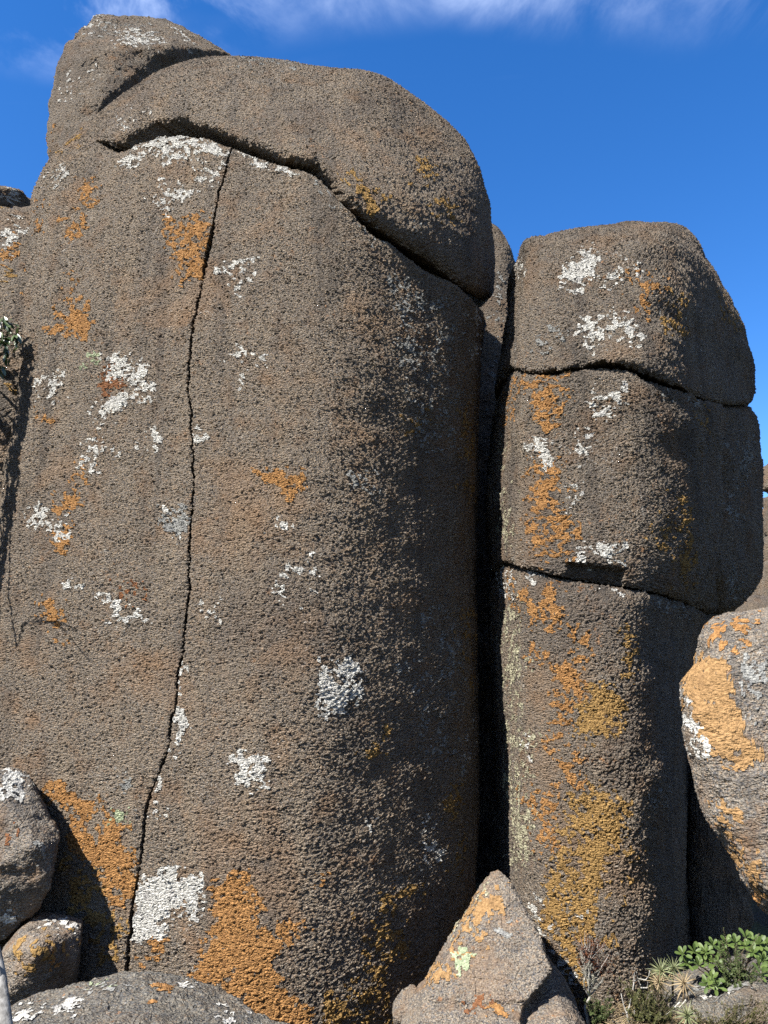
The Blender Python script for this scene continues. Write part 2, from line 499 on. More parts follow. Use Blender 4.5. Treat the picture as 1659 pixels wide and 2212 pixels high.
def slab(side, key, label, seed):
    zc = ZB + (ztop(0.3) - ZB) * T
    for _ in range(3):
        zc = ZB + (ztop(s_crack(zc)) - ZB) * T
    c = s_crack(zc)
    wob = 0.0012 * vnoise(np.stack([0 * zc, 0 * zc, zc], -1), 16, 5)
    half = 0.0008 + 0.0016 * np.maximum(0, vnoise(np.stack([0 * zc, 0 * zc, zc], -1), 3.1, 6) - 0.1)
    if side < 0:
        a0 = sa - 0.005
        n = int((np.median(c) - a0) * perim / RES)
        dense = a0 + (c[:, None] - half[:, None] + wob[:, None] - a0) * np.linspace(0, 1, n)[None, :]
        co = np.linspace(-0.28, a0, 26)[:-1]
        S = np.concatenate([np.repeat(co[None], NR, 0), dense], 1)
    else:
        n = int((sb - np.median(c)) * perim / RES)
        dense = c[:, None] + half[:, None] + wob[:, None] + (sb - c[:, None] - half[:, None]) * np.linspace(0, 1, n)[None, :]
        co = np.linspace(sb, 0.72, 26)[1:]
        S = np.concatenate([dense, np.repeat(co[None], NR, 0)], 1)
    Z = ZB + (ztop(S) - ZB) * T[:, None]
    P = main(S, Z)
    nrm = outward(P)
    if side < 0: nrm[:, -1] = nrm[:, -2]; nrm[:, 0] = nrm[:, 1]
    else: nrm[:, 0] = nrm[:, 1]; nrm[:, -1] = nrm[:, -2]
    P = undulate(P, nrm, 11, (0.016, 0.007, 0.005))
    # rounded lips at the joint under the cap and along the crack
    dtop = (ztop(S) - Z)
    Rt = np.maximum(0.03, 0.09 + 0.05 * vnoise(P, 3.0, 40) + 0.05 * vnoise(P, 9.0, 47))
    Rt = np.maximum(Rt * joint_open(S), 0.004)
    dcr = np.abs(S - c[:, None]) * perim
    Rc = np.maximum(0.006, 0.013 + 0.013 * vnoise(P, (6, 6, 3.0), 41))
    ins = bevel_in(dtop, Rt) * 0.8 + bevel_in(dcr, Rc) * (1 if side > 0 else 0.9)
    P = P - nrm * ins[..., None]
    # wall of the crack, running in to the back
    e0, e1 = (P[:, -1:], P[:, :1]) if side < 0 else (P[:, :1], P[:, -1:])
    k = np.linspace(0, 1, 14)[1:-1] ** 2
    wall = e0 + (e1 - e0) * k[None, :, None]
    P = np.concatenate([P, wall if side < 0 else wall[:, ::-1]], 1)
    P = close_up(P, 12, rise=0.02)
    R, C = P.shape[:2]
    return add_rock('rock_column', P, grid_faces(R, C, True), M['rock'], label, 'rock column', 'slabs of the great split column', key)


slab(-1, 'col_left', 'tall brown rock slab on the left side of the long vertical crack', 1)
slab(+1, 'col_right', 'broad tall rock slab to the right of the long vertical crack, one flank dark', 2)

# ---- the cap
S = loop_list(sa - 0.005, sb + 0.01, int((sb - sa) * perim / (RES * 1.08)), 0, 70)
NC = int(2.0 / RES)
f = np.linspace(0, 1, NC); f = np.r_[f ** 1.0]
ft = 1 - (1 - f) ** 1.7
zb = zcap(S)
Z = zb[None, :] + (main.z[-1] - 0.004 - zb[None, :]) * ft[:, None]
P = main(np.repeat(S[None], NC, 0), Z)
nrm = outward(P)
P = undulate(P, nrm, 11, (0.016, 0.007, 0.005))
dbot = Z - zb[None, :]
jo = joint_open(S)[None, :]
Rb = np.maximum(0.004, (0.075 + 0.03 * vnoise(P, 3.0, 44)) * jo)
lip = 0.05 * (1 - sstep(dbot, 0.1, 0.9)) * (sstep(S, sa - 0.05, sa + 0.12) * (1 - sstep(S, sb - 0.14, sb - 0.02)))[None, :]
P = P + nrm * (lip * jo - bevel_in(dbot, Rb) * 0.9)[..., None]
P = close_up(P, 12, dome_top=True, sink=-0.05)
add_rock('cap_boulder', P, grid_faces(*P.shape[:2], True), M['rock'], 'huge rounded boulder capping the split column above the arched joint', 'boulder', None, 'cap')

# ---- the right-hand pillar of three blocks
plan_p = Plan([(0.0, .30), (0.0, .14), (.02, .07), (.08, .03), (.17, .008), (.25, 0.0), (.33, .016), (.41, .066), (.49, .145), (.59, .262), (.73, .44), (.88, .62), (.98, .78), (.99, .88), (.88, .97),
               (.6, 1), (.25, .98), (.06, .82), (0.0, .55)])
zt = np.r_[np.linspace(-0.7, 3.2, 36), np.linspace(3.2, 4.95, 44)[1:]]
tau = np.clip((zt - 3.1) / (4.95 - 3.1), 0, 1)
sc_ = (1 - tau ** 2.8) ** (1 / 2.2)
xm = 1.75 + 0.15 * tau
pil = Loft(plan_p, zt, xm - 0.95 * sc_, xm + 1.4 * sc_, 5.82 - 1.25 * sc_ ** 0.9, 5.82 + 1.4 * sc_)
pl = [(1092, 2250), (1070, 1860), (1066, 1700), (1061, 1500), (1058, 1300), (1056, 1180), (1058, 1050), (1064, 950), (1074, 870), (1089, 800), (1099, 700), (1101, 610), (1112, 576)]
pr = [(1490, 2250), (1508, 1800), (1518, 1500), (1530, 1330), (1618, 1306), (1640, 1270), (1650, 1190), (1652, 1050), (1645, 950), (1628, 890), (1612, 874), (1631, 850), (1625, 790), (1600, 715), (1560, 640), (1535, 595)]
ptop = [(1098, 606), (1112, 577), (1130, 548), (1155, 524), (1195, 505), (1240, 500), (1300, 497), (1345, 484), (1390, 480), (1440, 489), (1480, 518), (1510, 555)]
pil.fit(pl, pr, ptop, vtop=598, wa=3.6, wb=4.6)
j1 = [(1060, 790), (1095, 796), (1112, 801), (1145, 806), (1200, 801), (1260, 791), (1300, 785), (1340, 789), (1380, 803), (1420, 819), (1450, 831), (1500, 850), (1540, 866), (1575, 876), (1640, 876)]
j2 = [(1060, 1213), (1100, 1220), (1150, 1233), (1200, 1246), (1250, 1253), (1330, 1263), (1400, 1275), (1440, 1285), (1480, 1299), (1530, 1322), (1660, 1330)]
psa, psb = front_range(pil, 1.5)
pvis = (sg < psb + 0.02) | (sg > 0.985)
zj = pil.level_of(sg, j1, 1.2, 4.8); zj[~pvis] = np.nan; zj1 = fill_periodic(sg, zj)
zj = pil.level_of(sg, j2, 0.2, 3.5); zj[~pvis] = np.nan; zj2f = fill_periodic(sg, zj)
pperim = 7.6
SP_ = loop_list(psa - 0.01, psb + 0.01, int((psb - psa) * pperim / (RES * 1.1)), 0, 60)


def block(z0, z1, key, label, seed, grow=0.0, dome=False, Rt=0.06, Rb=0.06, chip=None, loft=None, S=None, mat=None, name='pillar_block', cat='rock block', group='stacked blocks of the right pillar', res=None):
    loft = loft or pil; S = SP_ if S is None else S; mat = mat or M['rock_dark']; RES = res or globals()['RES'] * 1.1
    H = float(np.max(z1(S) - z0(S)))
    n = int(H / RES * (1.25 if dome else 1)); f = np.linspace(0, 1, n)
    if dome: f = 1 - (1 - f) ** 1.7
    a, b_ = z0(S), z1(S)
    Z = a[None] + (b_ - a)[None] * f[:, None]
    P = loft(np.repeat(S[None], n, 0), Z); nrm = outward(P)
    P = undulate(P, nrm, seed)
    db, dt = Z - a[None], b_[None] - Z
    ins = -grow + bevel_in(db, np.maximum(0.02, Rb + 0.5 * Rb * vnoise(P, 3.5, seed + 5) + 0.6 * Rb * vnoise(P, 10, seed + 7))) * 0.8
    if not dome: ins = ins + bevel_in(dt, np.maximum(0.02, Rt + 0.5 * Rt * vnoise(P, 3.5, seed + 6) + 0.6 * Rt * vnoise(P, 10, seed + 8))) * 0.8
    if chip is not None:
        u, v = proj(P)
        ins = ins + chip(u, v, db)
    P = P - nrm * ins[..., None]
    P = close_up(P, 12, dome_top=dome, rise=0.01, sink=0.01)
    return add_rock(name, P, grid_faces(*P.shape[:2], True), mat, label, cat, group, key)


cst = lambda z: (lambda q: np.full(np.shape(q), z))
up = lambda f_, d_: (lambda q: f_(q) + d_)
block(up(zj1, 0.012), cst(pil.z[-1] - 0.004), 'pil_top', 'rounded topmost block of the right pillar against the blue sky', 51, 0.02, True, Rb=0.05)
block(up(zj2f, 0.010), up(zj1, -0.006), 'pil_mid', 'middle block of the right pillar with a vertical orange lichen band', 61, 0.0, False, 0.07, 0.05,
      chip=lambda u, v, d: 0.035 * np.exp(-((u - 1580 + (v - 890) * 0.06 + 6 * np.sin(v / 37.0)) / 7.0) ** 2) * sstep(v, 880, 920) + 0.07 * sstep(u, 1215, 1240) * (1 - sstep(u, 1345, 1352)) * (1 - sstep(d, 0.075, 0.10)))
block(cst(-0.6), up(zj2f, -0.004), 'pil_low', 'lowest and tallest block of the right pillar, streaked ochre', 71, 0.0, False, 0.09, 0.05)


# ------------------------------------------------------------------ rounded boulders from an outline
def poly_radius(poly, c, phi):
    p = np.array(poly, float) - np.array(c)
    q = np.roll(p, -1, 0)
    R = np.zeros(len(phi))
    for i, a in enumerate(phi):
        dx, dy = math.cos(a), math.sin(a)
        e = q - p; den = dx * e[:, 1] - dy * e[:, 0]
        with np.errstate(divide='ignore', invalid='ignore'):
            t = (p[:, 0] * e[:, 1] - p[:, 1] * e[:, 0]) / den
            w = (p[:, 0] * dy - p[:, 1] * dx) / den
        ok = (np.abs(den) > 1e-9) & (w >= 0) & (w <= 1) & (t > 0)
        R[i] = t[ok].max() if ok.any() else np.nan
    return R


def blob(key, name, outline, c, Y, df, db, mat, label, cat='boulder', group=None, n=160, nb=24, p=2.4, lean=0.0, slope=0.0, seed=1, und=(0.03, 0.015, 0.007), cuts=(), res=None):
    """closed boulder whose outline agrees with `outline` (picture units, about c); df / db: half thickness in front / behind"""
    phis = np.linspace(-math.pi, math.pi, 361)[:-1]
    target = poly_radius(outline, c, phis)
    target = np.convolve(np.pad(target, 3, 'wrap'), np.ones(7) / 7, 'valid')
    c3 = at(c[0], c[1], Y)
    dist = np.linalg.norm(c3 - CAM)
    ax = (c3 - CAM) / dist                                # axis of the boulder: away from the viewer's side
    ex = np.cross(ax, (0, 0, 1.0)); ex /= np.linalg.norm(ex); ez = np.cross(ex, ax)
    lean = lean + ax[2] / math.hypot(ax[0], ax[1])        # stands upright whatever the height it is seen from
    R = target * dist / FPX * 0.95
    def build(n, side):
        g = np.linspace(-1, 1, n); X, Zg = np.meshgrid(g, g)
        r = np.maximum(np.abs(X), np.abs(Zg)) + 1e-9
        with np.errstate(divide='ignore', invalid='ignore'):
            ph = np.where(np.abs(X) > np.abs(Zg), (math.pi / 4) * Zg / np.where(X == 0, 1e-9, X), math.pi / 2 - (math.pi / 4) * X / np.where(Zg == 0, 1e-9, Zg))
        rad = np.where(np.abs(X) > np.abs(Zg), X, Zg)
        px_, pz_ = rad * np.cos(ph), rad * np.sin(ph)
        phi = np.arctan2(-pz_, px_)                       # picture angle, v runs down
        rr = np.hypot(px_, pz_)
        psi = rr * math.pi / 2
        gs = np.sin(psi) ** (2 / p); hc = np.maximum(np.cos(psi), 0) ** (2 / p)
        Rr = np.interp(phi, np.r_[phis, math.pi], np.r_[R, R[0]])
        lx = Rr * np.cos(phi) * gs; lz = -Rr * np.sin(phi) * gs
        ly = side * (df if side < 0 else db) * hc + lean * lz + slope * lx
        return c3 + lx[..., None] * ex + ly[..., None] * ax + lz[..., None] * ez
    for _ in range(6):
        A = np.concatenate([build(90, -1).reshape(-1, 3), build(60, 1).reshape(-1, 3)])
        u, v = proj(A); ang = np.arctan2(v - c[1], u - c[0]); rad = np.hypot(u - c[0], v - c[1])
        bins = ((ang + math.pi) / (2 * math.pi) * 72).astype(int) % 72
        act = np.zeros(72); np.maximum.at(act, bins, rad)
        ctr = -math.pi + (np.arange(72) + 0.5) * 2 * math.pi / 72
        rat = np.interp(ctr, phis, target) / np.maximum(act, 1)
        rat = np.interp(phis, np.r_[ctr[-1] - 2 * math.pi, ctr, ctr[0] + 2 * math.pi], np.r_[rat[-1], rat, rat[0]])
        rat = np.convolve(np.pad(rat, 7, 'wrap'), np.ones(15) / 15, 'valid')
        R = R * np.clip(rat, 0.7, 1.4) ** 0.8
    Fg = build(n, -1); Bg = build(nb, 1)
    V = np.concatenate([Fg.reshape(-1, 3), Bg.reshape(-1, 3)])
    F1 = grid_faces(n, n, False); F2 = grid_faces(nb, nb, False)[:, ::-1] + n * n
    # stitch the two rims
    def rim(k, o):
        idx = np.arange(k * k).reshape(k, k)
        return np.r_[idx[0, :-1], idx[:-1, -1], idx[-1, :0:-1], idx[:0:-1, 0]] + o
    r1, r2 = rim(n, 0), rim(nb, n * n)
    m1, m2 = len(r1), len(r2)
    near = (np.arange(m1) * m2 / m1 + 1e-6).astype(int) % m2
    V[r1] = V[r1]                                       # rims lie on the same curve
    tri = []
    for i in range(m1):
        a, b_ = r1[i], r1[(i + 1) % m1]; q, q2 = r2[near[i]], r2[near[(i + 1) % m1]]
        tri.append((b_, a, q, q2) if q != q2 else (b_, a, q, q))
    me_f = [f for f in F1] + [f for f in F2]
    tri4 = np.array([t for t in tri if t[2] != t[3]]); 
    tri3 = np.array([t[:3] for t in tri if t[2] == t[3]])
    ctr = V.mean(0)
    nn = V - ctr; nn /= np.linalg.norm(nn, axis=1, keepdims=True)
    for (pn, pd, soft) in cuts:                          # flat faces: n.x <= d about the centre
        pn = np.array(pn, float); pn /= np.linalg.norm(pn)
        dd = (V - c3) @ pn - pd
        k = np.where(dd > -soft, np.where(dd > soft, dd, (dd + soft) ** 2 / (4 * soft)), 0)
        V = V - pn * k[:, None]
    V = undulate(V, nn, seed, und)
    faces = np.concatenate([F1, F2, tri4]) if len(tri4) else np.concatenate([F1, F2])
    me = bpy.data.meshes.new(name)
    allf = [tuple(f) for f in tri3]
    # triangles as degenerate-free separate add
    V32 = np.ascontiguousarray(V, np.float32)
    me.vertices.add(len(V32)); me.vertices.foreach_set('co', V32.ravel())
    li = np.r_[faces.ravel(), tri3.ravel()].astype(np.int32)
    ls = np.r_[np.arange(len(faces)) * 4, len(faces) * 4 + np.arange(len(tri3)) * 3].astype(np.int32)
    lt = np.r_[np.full(len(faces), 4), np.full(len(tri3), 3)].astype(np.int32)
    me.loops.add(len(li)); me.loops.foreach_set('vertex_index', li)
    me.polygons.add(len(ls)); me.polygons.foreach_set('loop_start', ls); me.polygons.foreach_set('loop_total', lt)
    me.update(calc_edges=True); me.polygons.foreach_set('use_smooth', np.ones(len(ls), bool))
    bm = bmesh.new(); bm.from_mesh(me); bmesh.ops.recalc_face_normals(bm, faces=bm.faces); bm.to_mesh(me); bm.free()
    o = link(name, me, mat); tag(o, label, cat, group, 'thing'); ROCKS[key] = o
    return o


# the boulder perched behind the cap, upper left
# neighbour column at the left edge and the column seen in the gap
def round_column(res, key, name, label, xc, yc, rx, ry, z_top, right, left, top, vtop, wa, wb, mat, seed, zb=-0.6, pw=2.4, tilt=0.0, sq=0.82, dome=1.1):
    a = np.linspace(0, 2 * math.pi, 25)[:-1]
    q = lambda c: np.sign(c) * np.abs(c) ** sq
    pl_ = Plan([(0.5 - 0.5 * q(math.cos(t)), 0.5 - 0.5 * q(math.sin(t))) for t in a])
    z = np.r_[np.linspace(zb, z_top - dome, 30), np.linspace(z_top - dome, z_top, 36)[1:]]
    tt = np.clip((z - z_top + dome + 0.1) / (dome + 0.1), 0, 1); k = (1 - tt ** pw) ** (1 / 2.2)
    lf = Loft(pl_, z, xc - rx * k, xc + rx * k, yc - ry * k + tilt * tt, yc + ry * k)
    lf.fit(left, right, top, vtop=vtop, wa=wa, wb=wb)
    a0, b0 = front_range(lf, wa)
    Sx = loop_list(a0 - 0.01, b0 + 0.02, int((b0 - a0 + 0.02) * 3.4 * (rx + ry) / res), 0, 30)
    return block(cst(zb), cst(z_top - 0.003), key, label, seed, 0, True, Rb=0.05, loft=lf, S=Sx, mat=mat, name=name, cat='rock column', group=None, res=res)


cst = lambda z: (lambda q: np.full(np.shape(q), z))
round_column(0.016, 'left_nb', 'leaning_column', 'rock column cut off by the left edge, its right flank streaked dark', -3.3, 5.85, 0.95, 0.8, 5.2,
             [(u_ + 165, v_) for u_, v_ in ((76, 480), (80, 560), (86, 680), (90, 760), (84, 850), (68, 960), (54, 1090), (36, 1200), (15, 1290), (-20, 1400), (-70, 1700), (-120, 2300))],
             [(-330, 480), (-420, 800), (-470, 2300)], [(-200, 520), (-60, 470), (0, 452), (30, 450), (60, 462)], 520, 3.8, 4.9, M['rock'], 85, tilt=0.12, sq=0.5, dome=1.2, pw=2.4)
round_column(0.022, 'gap', 'hidden_column', 'dark rock column wedged far back in the gap between column and pillar', 1.1, 8.2, 0.6, 0.6, 6.8,
             [(1112, 590), (1122, 640), (1135, 720), (1150, 900), (1160, 1500), (1165, 2300)], [(960, 600), (940, 900), (920, 2300)], [(1000, 470), (1040, 476), (1066, 489), (1086, 511), (1101, 544), (1110, 575)], 590, 5.0, 6.4, M['rock_dark'], 89)
# the boulder at the right edge
blob('right_b', 'leaning_boulder', [(1500, 1372), (1528, 1335), (1560, 1318), (1640, 1306), (1720, 1312), (1830, 1370), (1930, 1560), (1960, 1800), (1940, 2050), (1900, 2360), (1790, 2380), (1740, 2180), (1690, 2050), (1659, 1995), (1620, 1948), (1592, 1900), (1576, 1855), (1540, 1790),
     (1510, 1720), (1486, 1640), (1470, 1560), (1465, 1490), (1480, 1420)], (1690, 1690), 3.6, 0.5, 0.55, M['rock_smooth'], 'smooth leaning boulder with an ochre lichen sheet at the right edge', n=230, p=2.5, seed=93, lean=0.12, slope=0.25,
     cuts=[((-.35, -.8, .15), 0.46, 0.08)])

blob('hollow', 'added_hollow_boulder', [(1470, 1900), (1485, 1700), (1510, 1560), (1560, 1500), (1600, 1520), (1625, 1700), (1625, 2000), (1610, 2200), (1560, 2220), (1490, 2150)], (1550, 1860), 6.0, 0.4, 0.6, M['rock_dark'],  # added block that fills the opening so the hollow stays black
     'boulder added to blacken the hollow between the pillar and the leaning boulder', n=60, p=2.6, seed=97)

# ------------------------------------------------------------------ broken rocks from hulls
def hull_rock(key, name, pts, mat, label, cat='rock', group=None, voxel=0.012, smooth=6, seed=1, und=(0.02, 0.012, 0.006), extra=()):
    bm = bmesh.new()
    for grp in (pts, *extra):
        vs = [bm.verts.new(p) for p in grp]
        r = bmesh.ops.convex_hull(bm, input=vs)
        bmesh.ops.delete(bm, geom=list({g for g in r['geom_interior'] + r['geom_unused'] if isinstance(g, bmesh.types.BMVert)}), context='VERTS')
    bmesh.ops.recalc_face_normals(bm, faces=bm.faces)
    me0 = bpy.data.meshes.new(name); bm.to_mesh(me0); bm.free()
    o = bpy.data.objects.new(name, me0); COL.objects.link(o)
    m = o.modifiers.new('r', 'REMESH'); m.mode = 'VOXEL'; m.voxel_size = voxel
    m = o.modifiers.new('s', 'SMOOTH'); m.factor = 0.5; m.iterations = smooth
    dg = bpy.context.evaluated_depsgraph_get(); dg.update()
    me = bpy.data.meshes.new_from_object(o.evaluated_get(dg), depsgraph=dg)
    o.modifiers.clear(); o.data = me; me.name = name; bpy.data.meshes.remove(me0)
    k = len(me.vertices); V = np.empty(k * 3, np.float32); me.vertices.foreach_get('co', V); V = V.reshape(-1, 3)
    Nn = np.empty(k * 3, np.float32); me.vertices.foreach_get('normal', Nn); Nn = Nn.reshape(-1, 3)
    V = undulate(V, Nn, seed, und); me.vertices.foreach_set('co', V.astype(np.float32).ravel())
    me.polygons.foreach_set('use_smooth', np.ones(len(me.polygons), bool)); me.update()
    me.materials.clear(); me.materials.append(mat)
    tag(o, label, cat, group, 'thing'); ROCKS[key] = o
    return o


A = at
hull_rock('top_left', 'perched_boulder',
          [A(103, 420, 7.1), A(102, 330, 7.05), A(103, 300, 7.05), A(109, 220, 7.05), A(122, 160, 7.05), A(138, 108, 7.1), A(150, 78, 7.2), A(165, 62, 7.35), A(205, 37, 7.6), A(255, 43, 7.7), A(370, 50, 7.9), A(430, 70, 8.0), A(470, 95, 8.05), A(499, 116, 8.1), A(502, 135, 8.15),
           A(175, 112, 6.92), A(255, 106, 6.95), A(370, 100, 7.25), A(470, 106, 7.75), A(222, 215, 6.88), A(295, 150, 7.02), A(150, 350, 6.85),
           A(300, 320, 7.75), A(450, 220, 8.2), A(230, 480, 7.4), A(470, 420, 8.3), A(110, 480, 7.2),
           A(120, 420, 8.2), A(150, 200, 8.4), A(220, 130, 8.7), A(440, 150, 8.9), A(500, 250, 8.8), A(480, 480, 8.6)],
          M['rock_dark'], 'tall perched boulder behind the cap, highest at the upper left', 'boulder', voxel=0.020, smooth=4, seed=81, und=(0.05, 0.025, 0.012))
# pointed rock, bottom centre
PF = lambda u, v, d=0.0: A(u, v, 4.36 - 0.0017 * (v - 1880) - 0.0005 * (u - 1080) + d)
hull_rock('pointed', 'pointed_rock',
          [PF(1062, 1886, 0.10), PF(1076, 1879), PF(1095, 1893), PF(1150, 1988), PF(1168, 2030), PF(1193, 2090), PF(1178, 2112), PF(1142, 2160), PF(1050, 2166), PF(930, 2158), PF(902, 2172, 0.1),
           PF(1066, 1912), PF(1010, 2000), PF(945, 2105), PF(1040, 1912, 0.30), PF(1000, 1975, 0.34), PF(930, 2092, 0.34), PF(880, 2180, 0.3),
           PF(1050, 2300, 0.5), PF(900, 2300, 0.6), A(1090, 1960, 5.0), A(1000, 2200, 5.0), A(1180, 2200, 4.9)],
          M['rock_smooth'], 'pointed grey rock with orange lichen on its left edge at the bottom centre', voxel=0.0105, smooth=2, seed=101, und=(0.010, 0.008, 0.005),
          extra=[[PF(930, 2150, 0.05), PF(1050, 2150, 0.05), PF(1138, 2140, 0.07), PF(1120, 2200, 0.05), PF(1110, 2300, 0.0), PF(850, 2260, 0.02), PF(868, 2205, 0.12), PF(790, 2450, -0.1), PF(1080, 2450, -0.1), PF(880, 2180, 0.4), A(1100, 2200, 5.0), A(850, 2400, 5.0), A(1100, 2500, 5.0)],
                 [PF(1150, 2010, 0.40), PF(1198, 2088, 0.30), PF(1216, 2120, 0.24), PF(1250, 2180, 0.22), PF(1264, 2212, 0.2), PF(1282, 2270, 0.16), PF(1150, 2110, 0.24), PF(1115, 2190, 0.18), PF(1080, 2300, 0.1), PF(1150, 2500, -0.1), PF(1350, 2500, -0.1), A(1120, 2400, 5.0), A(1350, 2400, 5.0), A(1150, 2060, 4.9)]])
hull_rock('wedge', 'wedge_stone', [A(845, 2165, 4.368), A(862, 2150, 4.368), A(892, 2128, 4.368), A(910, 2150, 4.256), A(890, 2230, 4.144), A(850, 2200, 4.200), A(860, 2260, 4.368), A(920, 2260, 4.480), A(900, 2150, 4.592)],
          M['rock_smooth'], 'small angular stone wedged left of the pointed rock', 'stone', voxel=0.011, smooth=3, seed=105, und=(0.006, 0.006, 0.004))
# rocks at the bottom left
hull_rock('bl_big', 'angular_boulder', [A(-260, 1680, 4.864), A(-20, 1662, 4.484), A(40, 1657, 4.636), A(66, 1676, 4.864), A(74, 1722, 4.788), A(96, 1770, 4.712), A(126, 1808, 4.530), A(120, 1850, 4.484), A(105, 1920, 4.454),
          A(82, 1958, 4.530), A(40, 1990, 4.560), A(0, 2034, 4.590), A(-80, 2100, 4.712), A(-260, 2000, 4.408), A(-10, 1760, 4.438), A(70, 1830, 4.347), A(66, 1690, 4.590), A(-260, 2000, 5.928), A(20, 1960, 5.776), A(60, 1800, 5.776), A(-100, 1690, 5.776), A(30, 1690, 5.700)],
          M['rock_smooth'], 'large angular boulder with a white lichen crown at the lower left edge', 'boulder', voxel=0.0145, smooth=1, seed=111, und=(0.012, 0.010, 0.008),
          extra=[[A(-330, 1750, 5.016), A(-120, 1800, 4.864), A(-330, 2600, 4.864), A(-150, 2600, 4.864), A(-330, 1750, 5.928), A(-120, 1800, 5.928), A(-330, 2500, 5.928), A(-120, 2400, 5.928)]])
hull_rock('bl_small', 'angular_rock', [A(0, 2062, 4.380), A(62, 1992, 4.526), A(92, 1966, 4.672), A(130, 1976, 4.599), A(181, 1984, 4.599), A(178, 2012, 4.526), A(160, 2080, 4.453), A(150, 2112, 4.526), A(95, 2140, 4.380), A(10, 2160, 4.307), A(80, 2050, 4.234),
          A(120, 1990, 5.256), A(10, 2080, 5.256), A(150, 2100, 5.256), A(60, 2440, 4.672), A(20, 2440, 5.110), A(120, 2440, 5.110)],
          M['rock_smooth'], 'small blocky rock with ochre face and white top under the angular boulder', 'rock', voxel=0.0125, smooth=1, seed=115, und=(0.01, 0.01, 0.005))
hull_rock('fore', 'foreground_boulder', [A(-80, 2200, 3.240), A(20, 2168, 3.375), A(100, 2142, 3.510), A(190, 2131, 3.510), A(222, 2112, 3.510), A(270, 2104, 3.510), A(350, 2111, 3.510), A(430, 2130, 3.510), A(475, 2142, 3.442), A(520, 2166, 3.375), A(575, 2192, 3.240), A(640, 2235, 3.105),
          A(-100, 2300, 2.700), A(100, 2260, 2.633), A(300, 2230, 2.700), A(500, 2260, 2.835), A(660, 2330, 2.970), A(0, 2700, 2.700), A(600, 2700, 2.835), A(0, 2400, 4.050), A(500, 2400, 4.050), A(300, 2200, 3.983)],
          M['rock_grey'], 'low grey boulder spotted with white lichen along the bottom left edge', 'boulder', voxel=0.011, smooth=9, seed=121, und=(0.02, 0.014, 0.008))

# ------------------------------------------------------------------ rocks farther off and the ground
blob('bk_a', 'distant_block', [(-70, 402), (-20, 399), (8, 403), (36, 408), (58, 418), (76, 432), (72, 450), (40, 452), (0, 446), (-70, 450)], (0, 427), 9.0, 0.3, 0.5, M['rock'],
     'flat topmost block of the far outcrop, white lichen on its face', 'boulder', 'far outcrop at the left edge', n=40, nb=14, p=3.0, seed=131, cuts=[((.75, -.6, -.1), 0.16, 0.01)])
blob('bk_b', 'distant_block', [(-90, 445), (-20, 440), (20, 446), (26, 470), (24, 520), (-10, 560), (-90, 580)], (-25, 500), 8.9, 0.3, 0.5, M['rock'],
     'ochre tinged block of the far outcrop left of its dark cleft', 'boulder', 'far outcrop at the left edge', n=50, nb=14, p=3.2, seed=133)
blob('bk_c', 'distant_block', [(22, 452), (40, 446), (70, 448), (96, 456), (130, 520), (120, 640), (30, 640), (24, 520)], (70, 540), 8.9, 0.3, 0.5, M['rock'],
     'rounded block of the far outcrop right of its dark cleft', 'boulder', 'far outcrop at the left edge', n=50, nb=14, p=3.0, seed=137)
for k, (cx, cy, w, h, d, Y) in enumerate(((1694, 1032, 54, 46, 0.9, 13.0), (1698, 1112, 60, 66, 0.9, 12.6), (1690, 1192, 58, 52, 0.9, 12.2), (1680, 1262, 60, 52, 0.8, 11.6), (1660, 1345, 90, 62, 0.9, 11.0))):
    an = np.linspace(0, 2 * math.pi, 13)[:-1]
    rr = 1 + 0.12 * np.sin(an * 3 + k * 2.1) + 0.1 * np.cos(an * 2 + k)
    blob('bk_r%d' % k, 'scree_boulder', [(cx + w * r * math.cos(a), cy + h * r * math.sin(a)) for a, r in zip(an, rr)], (cx, cy), Y, 0.35, 0.5, M['rock'],
         ('highest boulder of the sunlit scree at the right edge', 'second boulder down the scree at the right edge', 'pale boulder in the middle of the scree at the right edge',
          'boulder low on the scree in the pillar shadow', 'lowest boulder of the scree behind the leaning boulder')[k], 'boulder', 'scree boulders at the right edge', n=46, nb=14, p=2.8, seed=140 + 3 * k)


def ground_h(x, y):
    P = np.stack([x, y, 0 * x], -1)
    r = np.hypot(x, y - 4)
    rise = 4.8 * sstep(y, 8.4, 15) * sstep(x, 1.5, 5)
    return -0.32 + 0.10 * vnoise(P, 0.9, 7) + 0.035 * vnoise(P, 3.4, 8) + rise * (1 - sstep(r, 30, 120)) + sstep(r, 25, 300) * 3.0 * vnoise(P, 0.02, 9) - 4 * sstep(r, 40, 900)


b = NB('heath_soil')
n1 = b.noise(3.0, 5, 0.65); n2 = b.noise(40, 4, 0.7)
c = b.mix(b.rng(n1, 0.4, 0.62), (0.030, 0.026, 0.020, 1), (0.045, 0.046, 0.022, 1))
c = b.mix(b.math('MULTIPLY', b.rng(n2, 0.5, 0.7), 0.7), c, (0.10, 0.08, 0.055, 1))
M['soil'] = b.finish(c, 0.95, b.math('MULTIPLY', b.math('SUBTRACT', n2, 0.5), 0.03), 0.1)
g = np.concatenate([-np.geomspace(1600, 5, 46), np.linspace(-4.8, 4.8, 90), np.geomspace(5, 1600, 46)])
gx, gy = np.meshgrid(g, g + 4.0)
V = np.stack([gx, gy, ground_h(gx, gy)], -1)
tag(link('ground', new_mesh('ground', V, grid_faces(len(g), len(g), False)), M['soil']), 'dark heath soil between the boulders', kind='structure')

